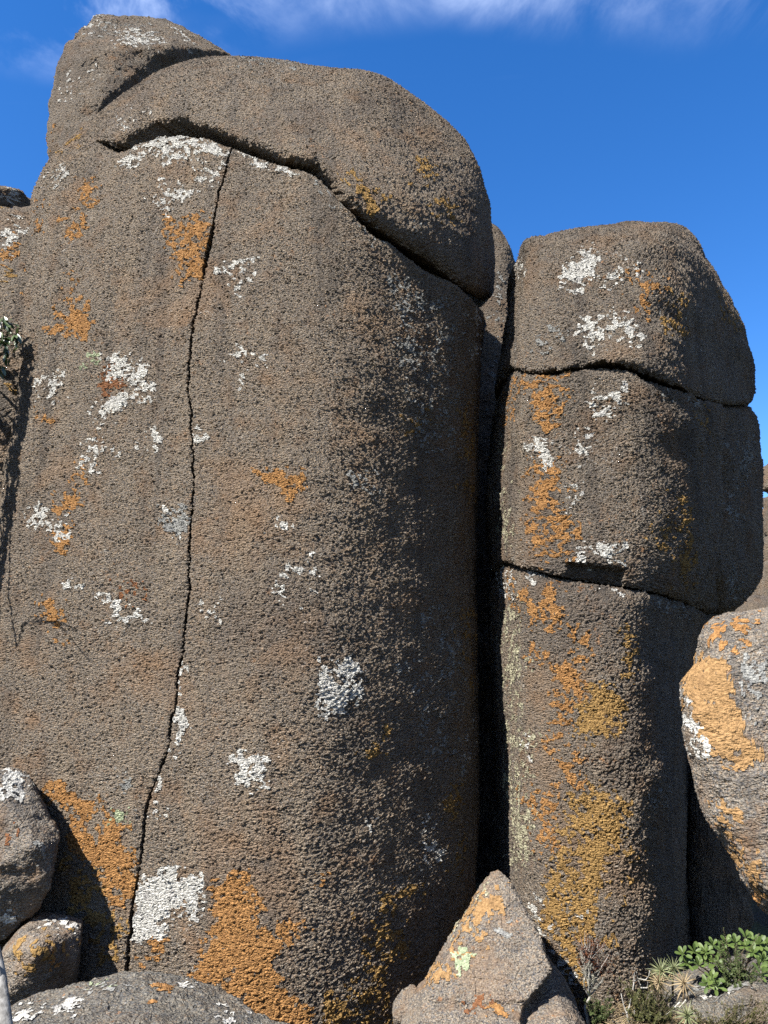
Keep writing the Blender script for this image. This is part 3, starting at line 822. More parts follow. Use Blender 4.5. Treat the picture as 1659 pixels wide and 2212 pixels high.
# ledge under the plants at the lower right
hull_rock('ledge', 'mossy_ledge', [A(1280, 2250, 4.3), A(1330, 2190, 4.6), A(1480, 2108, 4.75), A(1560, 2098, 4.7), A(1640, 2105, 4.6), A(1760, 2120, 4.4), A(1490, 2165, 4.2), A(1560, 2172, 4.15), A(1650, 2150, 4.1), A(1800, 2190, 4.0),
          A(1350, 2330, 4.1), A(1800, 2400, 3.9), A(1300, 2500, 4.1), A(1850, 2500, 3.9), A(1300, 2350, 5.4), A(1850, 2250, 5.2), A(1600, 2060, 5.2)],
          M['rock_grey'], 'pale crusty rock ledge under the plants at the lower right', 'rock', voxel=0.018, smooth=4, seed=151, und=(0.03, 0.02, 0.012))

# ------------------------------------------------------------------ lichen crusts: thin raised sheets cut from the rock's own surface
def lichen_material(name, c1, c2, amp, size, rough=0.5, thick=0.0022, patchy=0.5, broken=False):
    b = NB(name)
    h, g1, g2, v = grain(b, amp, size)
    if broken:
        fr = b.noise(7.0, 6, 0.62, ofs=(4, 1, 1), dist=0.4); chip = b.voronoi(13, (1, 1, 1), (5, 3, 1))
        h = b.math('ADD', h, b.math('ADD', b.math('MULTIPLY', b.math('SUBTRACT', fr, 0.5), 0.055), b.math('MULTIPLY', b.math('SUBTRACT', chip, 0.4), 0.012)))
    n = b.noise(70, 4, 0.65, ofs=(2, 2, 2)); m = b.noise(14, 3, 0.6, ofs=(6, 1, 4))
    c = b.mix(b.rng(n, 0.35, 0.68), (*c1, 1), (*c2, 1))
    c = b.mix(b.math('MULTIPLY', b.rng(m, 0.5, 0.72), patchy), c, (c1[0] * 0.7, c1[1] * 0.68, c1[2] * 0.75, 1))
    fl = b.noise(190, 2, 0.6, ofs=(4, 4, 4))
    h = b.math('ADD', b.math('ADD', h, thick), b.math('MULTIPLY', b.math('SUBTRACT', fl, 0.5), 0.004))
    return b.finish(c, 0.93, h, 0.08)


LICHEN = {'white': ((0.165, 0.16, 0.147), (0.345, 0.337, 0.312), 0.5), 'grey': ((0.083, 0.083, 0.080), (0.18, 0.178, 0.165), 0.5), 'cream': ((0.125, 0.116, 0.077), (0.24, 0.225, 0.16), 0.5),
          'orange': ((0.118, 0.060, 0.023), (0.215, 0.115, 0.044), 0.45), 'ochre': ((0.100, 0.061, 0.023), (0.195, 0.122, 0.046), 0.45), 'pale': ((0.120, 0.072, 0.032), (0.205, 0.125, 0.058), 0.5),
          'rust': ((0.070, 0.032, 0.016), (0.130, 0.060, 0.028), 0.5), 'sage': ((0.11, 0.13, 0.08), (0.21, 0.23, 0.15), 0.4)}
NAME = {'white': 'white_lichen', 'grey': 'grey_lichen_and_lit_grains', 'cream': 'cream_lichen', 'orange': 'orange_lichen', 'ochre': 'ochre_lichen', 'pale': 'ochre_lichen', 'rust': 'rust_lichen', 'sage': 'green_lichen'}
AMP = {'weathered_dolerite': (1.75, 0.66), 'dark_dolerite': (1.75, 0.66), 'cap_dolerite': (1.45, 0.95), 'broken_dolerite': (0.45, 0.88), 'grey_crusted_dolerite': (0.5, 0.88)}
_lm = {}


def lichen_mat(color, base):
    k = (color, base)
    if k not in _lm:
        c1, c2, pt = LICHEN[color]
        _lm[k] = lichen_material('%s_on_%s' % (NAME[color], base), c1, c2, *AMP[base], patchy=pt, broken=base in ('broken_dolerite', 'grey_crusted_dolerite'))
    return _lm[k]


def poly_sd(u, v, poly):
    p = np.array(poly, float); q = np.roll(p, -1, 0)
    d2 = np.full(u.shape, 1e9); ins = np.zeros(u.shape, bool)
    for (x0, y0), (x1, y1) in zip(p, q):
        ex, ey = x1 - x0, y1 - y0
        t = np.clip(((u - x0) * ex + (v - y0) * ey) / (ex * ex + ey * ey + 1e-9), 0, 1)
        d2 = np.minimum(d2, (u - x0 - t * ex) ** 2 + (v - y0 - t * ey) ** 2)
        c = (y0 > v) != (y1 > v)
        ins ^= c & (u < ex * (v - y0) / (ey if abs(ey) > 1e-9 else 1e-9) + x0)
    return np.where(ins, 1, -1) * np.sqrt(d2)


# (colour, cover 0..1, outline in picture units)
W, G_, CR, O, OC, PA, RU, SG = 'white', 'grey', 'cream', 'orange', 'ochre', 'pale', 'rust', 'sage'
PATCHES = {
 'col_left': [
  (W, .75, [(262, 348), (285, 318), (330, 292), (370, 283), (420, 287), (470, 300), (497, 316), (490, 332), (460, 336), (430, 330), (408, 346), (375, 336), (355, 345), (345, 330), (310, 330), (285, 345)]),
  (W, .7, [(430, 367), (470, 355), (484, 362), (476, 386), (445, 392)]), (W, .5, [(318, 415), (345, 395), (380, 405), (420, 400), (445, 385), (440, 402), (400, 430), (380, 452), (348, 456), (338, 430)]),
  (W, .85, [(225, 780), (265, 771), (290, 785), (319, 800), (323, 852), (306, 857), (300, 830), (280, 815), (255, 802), (238, 802)]), (W, .7, [(207, 880), (235, 870), (272, 845), (292, 855), (280, 878), (250, 895), (222, 912)]),
  (W, .5, [(300, 930), (330, 924), (357, 950), (330, 970), (303, 976)]), (W, .65, [(178, 985), (212, 950), (232, 958), (225, 985), (208, 1018), (184, 1010)]), (W, .45, [(232, 968), (252, 972), (248, 988), (234, 985)]),
  (G_, .6, [(340, 1098), (400, 1093), (411, 1108), (408, 1162), (375, 1162), (345, 1132)]), (W, .4, [(345, 1098), (405, 1095), (409, 1140), (380, 1150)]),
  (W, .75, [(58, 1112), (85, 1096), (112, 1112), (106, 1132), (75, 1130)]), (W, .8, [(112, 1138), (134, 1124), (142, 1158), (120, 1158)]), (W, .45, [(80, 820), (130, 813), (138, 850), (104, 876), (84, 862)]),
  (W, .7, [(213, 1282), (240, 1274), (256, 1298), (262, 1320), (300, 1322), (317, 1340), (282, 1344), (250, 1334)]), (W, .45, [(138, 1272), (170, 1248), (180, 1270), (150, 1292)]),
  (G_, .4, [(262, 1682), (312, 1688), (303, 1765), (272, 1745)]), (SG, .95, [(249, 1752), (268, 1750), (263, 1772), (244, 1770)]), (W, .5, [(98, 380), (132, 368), (142, 382), (120, 402), (104, 398)]), (SG, .8, [(184, 770), (200, 768), (202, 782), (186, 784)]),
  (O, .72, [(358, 482), (380, 490), (395, 478), (412, 458), (430, 464), (450, 474), (453, 492), (446, 560), (436, 606), (400, 610), (388, 570), (375, 545), (358, 505)]),
  (O, .6, [(164, 420), (188, 390), (206, 394), (201, 440), (186, 458), (168, 446)]), (O, .55, [(138, 482), (176, 468), (182, 500), (150, 524)]), (O, .75, [(112, 698), (150, 662), (182, 648), (192, 700), (187, 722), (150, 716), (130, 722), (98, 706)]),
  (O, .45, [(130, 604), (162, 582), (158, 622), (138, 630)]), (O, .5, [(80, 440), (94, 436), (90, 480), (76, 500)]), (O, .65, [(148, 1034), (188, 1006), (197, 1030), (160, 1046), (148, 1062)]), (O, .75, [(121, 1082), (160, 1064), (175, 1080), (166, 1106), (123, 1117)]),
  (O, .7, [(116, 1184), (128, 1146), (150, 1138), (159, 1165), (132, 1188)]), (O, .7, [(88, 1306), (120, 1295), (132, 1330), (126, 1352), (104, 1342)]), (O, .5, [(122, 1384), (150, 1374), (174, 1384), (160, 1397), (130, 1404)]),
  (RU, .6, [(242, 1276), (300, 1263), (314, 1290), (270, 1307)]), (RU, .75, [(224, 806), (245, 800), (262, 818), (264, 836), (222, 844)]), (O, .6, [(86, 892), (104, 890), (106, 906), (88, 908)]),
  (O, .9, [(106, 1704), (135, 1696), (170, 1718), (207, 1734), (206, 1762), (186, 1782), (182, 1802), (216, 1818), (212, 1775), (228, 1764), (263, 1784), (264, 1830), (292, 1860), (294, 1912), (281, 1964), (255, 1950), (240, 1920), (200, 1870), (160, 1832), (154, 1800), (150, 1752), (118, 1740)]),
  (OC, .45, [(130, 1830), (190, 1870), (240, 1940), (270, 2010), (272, 2090), (220, 2080), (150, 1960)]),
 ],
 'col_right': [
  (W, .5, [(476, 592), (490, 564), (520, 552), (555, 564), (557, 600), (530, 610), (510, 629), (494, 602)]), (W, .3, [(468, 762), (520, 733), (562, 754), (588, 776), (532, 802), (515, 838), (503, 792)]),
  (W, .7, [(414, 880), (425, 888), (426, 912), (438, 946), (420, 962), (418, 920)]), (W, .6, [(598, 1250), (628, 1220), (672, 1208), (680, 1235), (642, 1232), (622, 1250), (614, 1288), (650, 1284), (672, 1280), (640, 1307), (606, 1297)]),
  (W, .8, [(675, 1492), (693, 1438), (740, 1423), (777, 1445), (777, 1492), (740, 1532), (700, 1542), (688, 1512)]), (W, .85, [(503, 1692), (514, 1638), (545, 1628), (582, 1650), (577, 1682), (545, 1702), (520, 1697)]),
  (W, 1.0, [(277, 1992), (284, 1930), (309, 1899), (370, 1884), (432, 1899), (439, 1937), (420, 1972), (390, 1977), (370, 1967), (352, 1985), (352, 2012), (310, 2032), (279, 2027)]),
  (W, .7, [(388, 1432), (394, 1436), (380, 1500)]), (W, .75, [(376, 1502), (394, 1503), (400, 1540), (398, 1580), (380, 1622), (364, 1632), (374, 1560)]), (W, .55, [(334, 1692), (357, 1678), (348, 1706), (330, 1716)]), (W, .5, [(325, 1740), (345, 1735), (352, 1752), (332, 1775)]),
  (W, .5, [(438, 1305), (460, 1298), (467, 1332), (454, 1342)]), (W, .5, [(398, 1362), (420, 1354), (417, 1382), (402, 1384)]), (G_, .3, [(738, 1020), (832, 1008), (822, 1062), (760, 1064)]), (G_, .45, [(846, 590), (890, 600), (894, 662), (856, 650)]), (W, .35, [(1005, 690), (1040, 670), (1042, 780), (1016, 770)]),
  (W, .75, [(506, 310), (535, 316), (570, 336), (622, 354), (644, 376), (610, 368), (570, 352), (524, 336)]), (G_, .5, [(690, 386), (760, 462), (830, 516), (820, 524), (740, 470), (686, 408)]), (W, .45, [(578, 1136), (615, 1128), (622, 1150), (590, 1154)]), (W, .6, [(783, 1774), (800, 1768), (803, 1786), (788, 1790)]),
  (G_, .5, [(848, 1440), (880, 1438), (892, 1472), (850, 1468)]), (G_, .04, [(840, 600), (1000, 640), (1010, 1000), (900, 1000), (850, 800)]), (G_, .03, [(900, 1300), (1010, 1300), (1015, 1700), (880, 1650)]), (W, .3, [(905, 1760), (950, 1750), (960, 1860), (915, 1880)]), (W, .3, [(1000, 1560), (1022, 1550), (1022, 1650), (1004, 1640)]),  # the two sparsest grey sheets are painted sunlit grains on the dark flank
  (O, .7, [(557, 1021), (600, 1018), (650, 1021), (652, 1062), (625, 1070), (600, 1062), (588, 1040)]),
  (O, .95, [(468, 1920), (500, 1904), (514, 1889), (532, 1893), (531, 1930), (567, 1950), (556, 1990), (561, 2020), (592, 2040), (592, 2070), (602, 2110), (627, 2150), (662, 2180), (672, 2240), (560, 2240), (520, 2180), (480, 2122), (390, 2127), (378, 2111), (420, 2094), (445, 2090), (442, 2050), (470, 2010), (464, 1970)]),
  (O, .7, [(598, 2000), (625, 1988), (664, 1989), (646, 2012), (622, 2047), (603, 2032)]), (O, .85, [(328, 2024), (356, 2029), (357, 2061), (334, 2057)]), (O, .6, [(290, 2066), (312, 2080), (342, 2112), (298, 2116)]), (O, .4, [(672, 1890), (720, 1876), (715, 1905), (680, 1912)]),
  (OC, .4, [(818, 1932), (880, 1898), (925, 1908), (900, 1962), (828, 1975)]), (OC, .45, [(780, 1620), (852, 1556), (846, 1605), (800, 1650)]), (OC, .45, [(948, 1700), (985, 1690), (1005, 1885), (975, 1893)]), (OC, .4, [(690, 2140), (830, 2060), (850, 2212), (700, 2230)]), (OC, .25, [(760, 1980), (900, 1990), (880, 2080), (780, 2100)]), (OC, .35, [(860, 900), (920, 890), (910, 950), (868, 950)]), (OC, .3, [(990, 880), (1028, 860), (1026, 1100), (1000, 1080)]), (OC, .3, [(985, 1320), (1025, 1300), (1024, 1520), (995, 1500)]),
 ],
 'cap': [
  (OC, .6, [(733, 380), (760, 368), (800, 400), (832, 430), (842, 467), (800, 462), (760, 422)]), (OC, .4, [(893, 340), (938, 343), (934, 392), (890, 402)]), (OC, .35, [(930, 420), (990, 430), (985, 500), (930, 480)]), (G_, .5, [(884, 482), (900, 480), (902, 500), (886, 502)]),
  (G_, .35, [(520, 122), (620, 128), (640, 142), (540, 140)]), (W, .25, [(240, 260), (300, 230), (330, 250), (260, 290)]), (OC, .3, [(120, 320), (180, 280), (190, 300), (130, 345)]),
 ],
 'top_left': [
  (W, .5, [(262, 72), (330, 70), (340, 96), (270, 100)]), (W, .6, [(240, 88), (290, 78), (292, 92), (256, 96)]), (W, .4, [(318, 82), (410, 92), (405, 112), (330, 104)]), (W, .4, [(176, 44), (212, 40), (216, 62), (180, 70)]), (W, .5, [(140, 160), (166, 150), (160, 200), (146, 222), (134, 200)]), (W, .5, [(190, 128), (212, 130), (214, 170), (196, 160)]),
  (W, .4, [(370, 54), (420, 68), (410, 84), (376, 76)]), (O, .5, [(104, 270), (116, 266), (112, 312), (102, 316)]), (OC, .3, [(178, 230), (196, 226), (190, 262), (178, 264)]), (G_, .35, [(200, 40), (330, 50), (340, 70), (220, 76)]),
 ],
 'pil_top': [
  (W, .85, [(1219, 600), (1238, 570), (1258, 540), (1280, 544), (1284, 580), (1266, 602), (1246, 622), (1221, 620)]), (W, .5, [(1308, 590), (1350, 562), (1387, 575), (1372, 602), (1330, 617), (1303, 617)]), (W, .65, [(1253, 712), (1300, 678), (1350, 689), (1386, 716), (1386, 742), (1350, 730), (1320, 722), (1290, 762), (1268, 742)]),
  (W, .35, [(1112, 580), (1135, 556), (1140, 580), (1118, 600)]), (O, .6, [(1348, 600), (1396, 584), (1432, 611), (1402, 642), (1368, 617)]), (O, .5, [(1386, 642), (1424, 650), (1402, 684), (1383, 677)]), (OC, .35, [(1540, 620), (1580, 660), (1600, 720), (1570, 700)]), (OC, .3, [(1440, 600), (1500, 640), (1480, 740), (1420, 720)]), (G_, .3, [(1150, 690), (1230, 690), (1220, 770), (1150, 770)]),
 ],
 'pil_mid': [
  (W, .8, [(1278, 876), (1308, 833), (1342, 839), (1345, 861), (1320, 850), (1311, 870), (1327, 891), (1300, 897)]), (W, .85, [(1146, 965), (1165, 956), (1190, 985), (1186, 1004), (1170, 986)]), (W, .6, [(1256, 940), (1271, 933), (1269, 987), (1256, 992)]), (W, .45, [(1228, 1082), (1246, 1020), (1254, 1090), (1236, 1112)]),
  (W, .6, [(1243, 1202), (1280, 1176), (1342, 1184), (1332, 1202), (1280, 1207), (1260, 1222)]), (CR, .3, [(1074, 960), (1092, 945), (1098, 1010), (1078, 1030)]), (CR, .2, [(1075, 1060), (1110, 1050), (1106, 1190), (1075, 1200)]),
  (O, .5, [(1113, 812), (1222, 812), (1228, 880), (1216, 930), (1180, 942), (1150, 900), (1140, 850), (1108, 832)]), (O, .6, [(1138, 1010), (1165, 988), (1207, 1005), (1217, 1050), (1228, 1110), (1243, 1150), (1222, 1222), (1160, 1202), (1138, 1150), (1150, 1080)]), (O, .5, [(1090, 850), (1110, 840), (1112, 900), (1092, 910)]),
  (OC, .55, [(1408, 1132), (1440, 1106), (1452, 1192), (1418, 1194)]), (OC, .35, [(1450, 1060), (1500, 1080), (1500, 1280), (1450, 1260)]), (OC, .35, [(1500, 860), (1530, 880), (1525, 930), (1500, 920)]), (G_, .5, [(1440, 822), (1520, 862), (1510, 880), (1440, 846)]), (G_, .5, [(1570, 1230), (1590, 1220), (1596, 1300), (1572, 1300)]), (G_, .45, [(1570, 1060), (1592, 1050), (1590, 1130), (1572, 1130)]),
  (G_, .45, [(1596, 960), (1622, 950), (1622, 1060), (1600, 1040)]), (G_, .4, [(1560, 930), (1580, 920), (1580, 990), (1562, 990)]),
 ],
 'pil_low': [
  (W, .6, [(1074, 1230), (1102, 1222), (1102, 1270), (1086, 1294)]), (W, .55, [(1142, 1240), (1166, 1244), (1162, 1262), (1144, 1260)]), (W, .45, [(1300, 1268), (1350, 1270), (1346, 1280), (1306, 1280)]), (G_, .45, [(1400, 1282), (1480, 1304), (1470, 1330), (1400, 1310)]), (CR, .2, [(1080, 1300), (1125, 1296), (1150, 1420), (1140, 1560), (1085, 1560)]),
  (CR, .2, [(1085, 1560), (1150, 1560), (1160, 1700), (1150, 1850), (1100, 1880), (1086, 1720)]), (CR, .35, [(1108, 1780), (1150, 1760), (1160, 1860), (1130, 1900)]), (W, .5, [(1140, 1600), (1160, 1595), (1156, 1640), (1142, 1640)]), (W, .65, [(1143, 1972), (1166, 1930), (1182, 2000), (1166, 2020)]), (W, .5, [(1254, 1975), (1272, 1968), (1274, 1990), (1256, 1992)]), (W, .5, [(1190, 2060), (1236, 2090), (1244, 2130), (1214, 2110)]),
  (O, .6, [(1108, 1265), (1140, 1258), (1150, 1300), (1200, 1268), (1228, 1330), (1217, 1357), (1180, 1362), (1150, 1342), (1118, 1302)]), (O, .7, [(1238, 1362), (1262, 1360), (1256, 1378), (1240, 1376)]), (O, .7, [(1233, 1410), (1265, 1403), (1272, 1426), (1240, 1432)]), (O, .8, [(1208, 1450), (1230, 1433), (1257, 1460), (1257, 1502), (1220, 1512), (1198, 1502)]),
  (OC, .85, [(1253, 1510), (1290, 1483), (1342, 1500), (1338, 1570), (1312, 1586), (1270, 1602), (1248, 1572)]), (O, .75, [(1193, 1530), (1215, 1523), (1227, 1560), (1200, 1572)]), (O, .6, [(1165, 1590), (1215, 1588), (1252, 1640), (1272, 1700), (1230, 1690), (1190, 1640)]), (O, .5, [(1140, 1380), (1190, 1370), (1190, 1420), (1150, 1440)]),
  (OC, .68, [(1238, 1720), (1270, 1688), (1310, 1708), (1353, 1720), (1342, 1790), (1322, 1830), (1312, 1880), (1292, 1920), (1302, 1960), (1282, 2020), (1262, 2060), (1255, 2110), (1245, 2180), (1210, 2050), (1178, 2000), (1168, 1960), (1190, 1900), (1210, 1850), (1220, 1780)]), (O, .45, [(1128, 1700), (1202, 1700), (1202, 1850), (1160, 1850)]), (OC, .3, [(1340, 1840), (1390, 1800), (1380, 1900), (1345, 1960)]), (OC, .3, [(1330, 1340), (1380, 1360), (1370, 1480), (1340, 1460)]),
  (OC, .4, [(1300, 2010), (1340, 1990), (1330, 2060), (1305, 2060)]), (G_, .35, [(1390, 1700), (1440, 1690), (1440, 1760), (1400, 1760)]),
 ],
 'right_b': [
  (PA, .85, [(1480, 1432), (1510, 1424), (1545, 1430), (1576, 1480), (1582, 1530), (1602, 1570), (1637, 1620), (1626, 1647), (1590, 1652), (1550, 1622), (1520, 1560), (1490, 1522), (1474, 1482)]), (W, .85, [(1483, 1555), (1505, 1553), (1526, 1590), (1537, 1627), (1521, 1637), (1500, 1602)]), (W, .7, [(1488, 1490), (1500, 1488), (1502, 1510), (1490, 1512)]),
  (PA, .65, [(1543, 1735), (1600, 1742), (1610, 1764), (1555, 1770)]), (PA, .75, [(1588, 1840), (1615, 1833), (1643, 1880), (1640, 1925), (1618, 1892)]), (O, .35, [(1530, 1350), (1640, 1330), (1659, 1370), (1600, 1410), (1540, 1400)]), (O, .6, [(1632, 1935), (1650, 1928), (1662, 1962)]), (PA, .4, [(1560, 1770), (1580, 1790), (1600, 1840), (1575, 1830)]), (G_, .35, [(1600, 1420), (1659, 1430), (1659, 1560), (1620, 1540)]),
 ],
 'pointed': [
  (PA, .8, [(1073, 1920), (1092, 1914), (1082, 1945), (1062, 1972), (1030, 2002), (1000, 2022), (983, 2017), (1020, 1965)]), (PA, .8, [(1000, 2040), (1042, 2024), (1032, 2047), (985, 2074)]), (PA, .7, [(952, 2087), (982, 2068), (976, 2087), (936, 2110)]), (SG, .95, [(979, 2076), (1010, 2057), (1023, 2065), (1016, 2086), (990, 2094)]), (O, .8, [(1058, 2176), (1096, 2174), (1092, 2197), (1064, 2192)]),
  (CR, .5, [(1060, 1905), (1075, 1900), (1030, 1965), (975, 2035), (962, 2040)]), (RU, .35, [(1020, 2150), (1080, 2140), (1060, 2180), (1000, 2190)]), (G_, .4, [(1080, 1985), (1130, 2000), (1120, 2040), (1085, 2030)]), (PA, .5, [(910, 2140), (940, 2110), (930, 2150)]), (O, .5, [(1135, 2170), (1150, 2172), (1150, 2195), (1136, 2192)]),
 ],
 'bl_big': [(W, .8, [(-10, 1665), (40, 1655), (62, 1675), (66, 1702), (30, 1722), (-10, 1717)]), (W, .65, [(-10, 1970), (32, 1963), (26, 1997), (-10, 2014)]), (RU, .3, [(0, 1780), (40, 1770), (30, 1830), (0, 1830)]), (G_, .3, [(60, 1780), (110, 1800), (100, 1860), (60, 1850)])],
 'bl_small': [(W, .6, [(83, 1972), (130, 1982), (178, 1990), (172, 2012), (110, 2006), (80, 2002)]), (OC, .5, [(30, 2050), (90, 2010), (160, 2020), (152, 2062), (100, 2092), (40, 2112)]), (O, .55, [(108, 2062), (130, 2055), (128, 2078), (110, 2082)])],
 'fore': [(W, .62, [(124, 2175), (150, 2164), (168, 2180), (150, 2194), (124, 2191)]), (W, .55, [(42, 2180), (102, 2164), (88, 2206), (28, 2215)]), (W, .6, [(462, 2172), (480, 2166), (476, 2186), (462, 2184)]), (W, .62, [(530, 2190), (556, 2186), (560, 2206), (536, 2206)]), (O, .7, [(324, 2136), (346, 2124), (371, 2140), (352, 2157), (334, 2150)]), (W, .5, [(398, 2122), (422, 2128), (420, 2134), (400, 2132)]), (W, .6, [(310, 2192), (328, 2190), (330, 2204), (312, 2204)]), (W, .55, [(470, 2196), (492, 2194), (494, 2210), (474, 2212)]), (G_, .4, [(190, 2140), (260, 2112), (270, 2130), (210, 2160)]), (SG, .4, [(200, 2130), (230, 2116), (240, 2130), (210, 2150)])],
 'left_nb': [(W, .6, [(0, 500), (40, 478), (62, 488), (32, 520), (5, 545), (0, 540)]), (W, .4, [(0, 520), (50, 490), (60, 520), (20, 545)]), (O, .65, [(-5, 545), (42, 538), (30, 572), (-5, 577)]), (O, .45, [(20, 505), (36, 500), (34, 530), (20, 532)]), (O, .35, [(40, 590), (60, 580), (56, 640), (40, 640)]), (OC, .4, [(0, 600), (30, 590), (24, 620), (0, 630)]), (OC, .5, [(24, 820), (40, 826), (36, 850), (22, 846)])],
 'bk_a': [(W, .7, [(10, 420), (34, 408), (38, 416), (28, 436), (12, 440)])],
 'bk_b': [(OC, .5, [(-5, 450), (20, 448), (18, 480), (-5, 500)]), (G_, .5, [(8, 470), (22, 470), (20, 490), (8, 490)])],
 'bk_c': [(OC, .5, [(26, 452), (40, 450), (38, 462), (26, 462)])],
 'gap': [(G_, .2, [(1066, 560), (1100, 600), (1080, 900), (1050, 900)])],
 'ledge': [(W, .22, [(1500, 2140), (1560, 2150), (1620, 2140), (1600, 2165), (1520, 2165)]), (G_, .3, [(1480, 2110), (1640, 2100), (1640, 2150), (1490, 2160)])],
}


def islands(F, n):
    lab = np.arange(n)
    while True:
        m = lab[F].min(1); new = lab.copy()
        for c in range(4): np.minimum.at(new, F[:, c], m)
        if (new == lab).all(): return len(np.unique(lab))
        lab = new


def add_patches(key, plist):
    o = ROCKS[key]; me = o.data
    nv = len(me.vertices)
    V = np.empty(nv * 3, np.float32); me.vertices.foreach_get('co', V); V = V.reshape(-1, 3).astype(float)
    Nn = np.empty(nv * 3, np.float32); me.vertices.foreach_get('normal', Nn); Nn = Nn.reshape(-1, 3)
    u, v = proj(V)
    facing = (Nn * (CAM - V)).sum(1) > 0
    nl = len(me.loops); LI = np.empty(nl, np.int32); me.loops.foreach_get('vertex_index', LI)
    npy = len(me.polygons); LS = np.empty(npy, np.int32); LT = np.empty(npy, np.int32)
    me.polygons.foreach_get('loop_start', LS); me.polygons.foreach_get('loop_total', LT)
    Q = LI[LS[LT == 4][:, None] + np.arange(4)[None, :]]
    taken = np.zeros(len(Q), bool)
    base = me.materials[0].name
    for i, (col, cover, poly) in enumerate(plist):
        p = np.array(poly, float); m_ = 16
        box = facing & (u > p[:, 0].min() - m_) & (u < p[:, 0].max() + m_) & (v > p[:, 1].min() - m_) & (v < p[:, 1].max() + m_)
        idx = np.where(box)[0]
        if len(idx) < 8: continue
        seed = 300 + i * 3
        X = V[idx]
        wu = 9 * vnoise(X, 13, seed + 50) + 5 * vnoise(X, 30, seed + 51); wv = 9 * vnoise(X, 13, seed + 52) + 5 * vnoise(X, 30, seed + 53)
        sd = poly_sd(u[idx] + wu, v[idx] + wv, poly)
        nz = 0.75 * vnoise(X, (15, 15, 18), seed) + 0.85 * vnoise(X, (40, 40, 50), seed + 1) + 0.95 * vnoise(X, (80, 80, 110), seed + 2)
        val = np.full(nv, -9.0, np.float32)
        val[idx] = np.where(sd < -24, -9, np.clip(sd / 17, -1.5, 1.0) * 0.72 + (0.9 if cover >= 0.84 else 1.15) * nz - (1.26 - 1.70 * cover))
        if col == 'white' and cover < 0.84: val[idx] -= 0.4 * np.clip((sd - 11) / 12, 0, 1)
        cand = np.where((val[Q] > 0).sum(1) >= 3)[0]
        cand = cand[~taken[cand]]
        if len(cand) < 6: continue
        taken[cand] = True
        F = Q[cand]
        uq, inv = np.unique(F.ravel(), return_inverse=True)
        VV = V[uq] + Nn[uq] * 0.001
        po = link(NAME[col], new_mesh(NAME[col], VV, inv.reshape(-1, 4)), lichen_mat(col, base), o)
        if islands(inv.reshape(-1, 4), len(uq)) > 1: po['kind'] = 'stuff'


for key, plist in PATCHES.items():
    add_patches(key, plist)

# ------------------------------------------------------------------ plants
RNG = random.Random(7)


def leaf_mesh(name, mat, width=0.36, wide_at=0.62, fold=0.10, curl=0.18, blunt=True):
    """one leaf, base at the origin, along +Y, unit length"""
    ts = [0, .12, .3, .5, .68, .84, .95, 1.0]
    V, F = [], []
    for t in ts:
        w = width * 0.5 * (math.sin(math.pi * min(1, t / wide_at) / 2) ** 1.3 if t < wide_at else math.cos(math.pi / 2 * ((t - wide_at) / (1 - wide_at)) ** (2.0 if blunt else 1.2)) ** 0.8) + 0.012
        z = -curl * t * t
        V += [(-w, t, z + fold * w * 2), (0, t, z), (w, t, z + fold * w * 2)]
    for i in range(len(ts) - 1):
        a = i * 3
        F += [(a, a + 1, a + 4, a + 3), (a + 1, a + 2, a + 5, a + 4)]
    me = new_mesh(name, np.array(V), F); me.materials.append(mat); return me


def blade_mesh(name, mat, width=0.075, curl=0.3):
    V, F = [], []
    for t in (0, .25, .5, .75, 1.0):
        w = width * 0.5 * (1 - t ** 1.5) + 0.004
        V += [(-w, t, -curl * t * t + 0.5 * w), (0, t, -curl * t * t), (w, t, -curl * t * t + 0.5 * w)]
    for i in range(4):
        a = i * 3
        F += [(a, a + 1, a + 4, a + 3), (a + 1, a + 2, a + 5, a + 4)]
    me = new_mesh(name, np.array(V), F); me.materials.append(mat); return me


def leaf_material(name, c1, c2, rough=0.42, spec=0.4, trans=0.0):
    b = NB(name)
    oi = b.N('ShaderNodeObjectInfo'); n = b.noise(30, 2, 0.5)
    f = b.math('ADD', b.math('MULTIPLY', oi.outputs['Random'], 0.7), b.math('MULTIPLY', n, 0.3))
    c = b.mix(f, (*c1, 1), (*c2, 1))
    m = b.finish(c, rough, None, spec)
    if trans:
        t = b.N('ShaderNodeBsdfTranslucent'); b.put(t.inputs[0], c)
        mx = b.N('ShaderNodeMixShader'); mx.inputs[0].default_value = trans
        b.L(b.b.outputs[0], mx.inputs[1]); b.L(t.outputs[0], mx.inputs[2]); b.L(mx.outputs[0], b.out.inputs[0])
    return m


def bark_material(name, c1, c2, sc=90):
    b = NB(name); n = b.noise(sc, 4, 0.65, (1, 1, 0.35))
    return b.finish(b.mix(b.rng(n, 0.35, 0.65), (*c1, 1), (*c2, 1)), 0.9, b.math('MULTIPLY', b.math('SUBTRACT', n, 0.5), 0.003), 0.1)


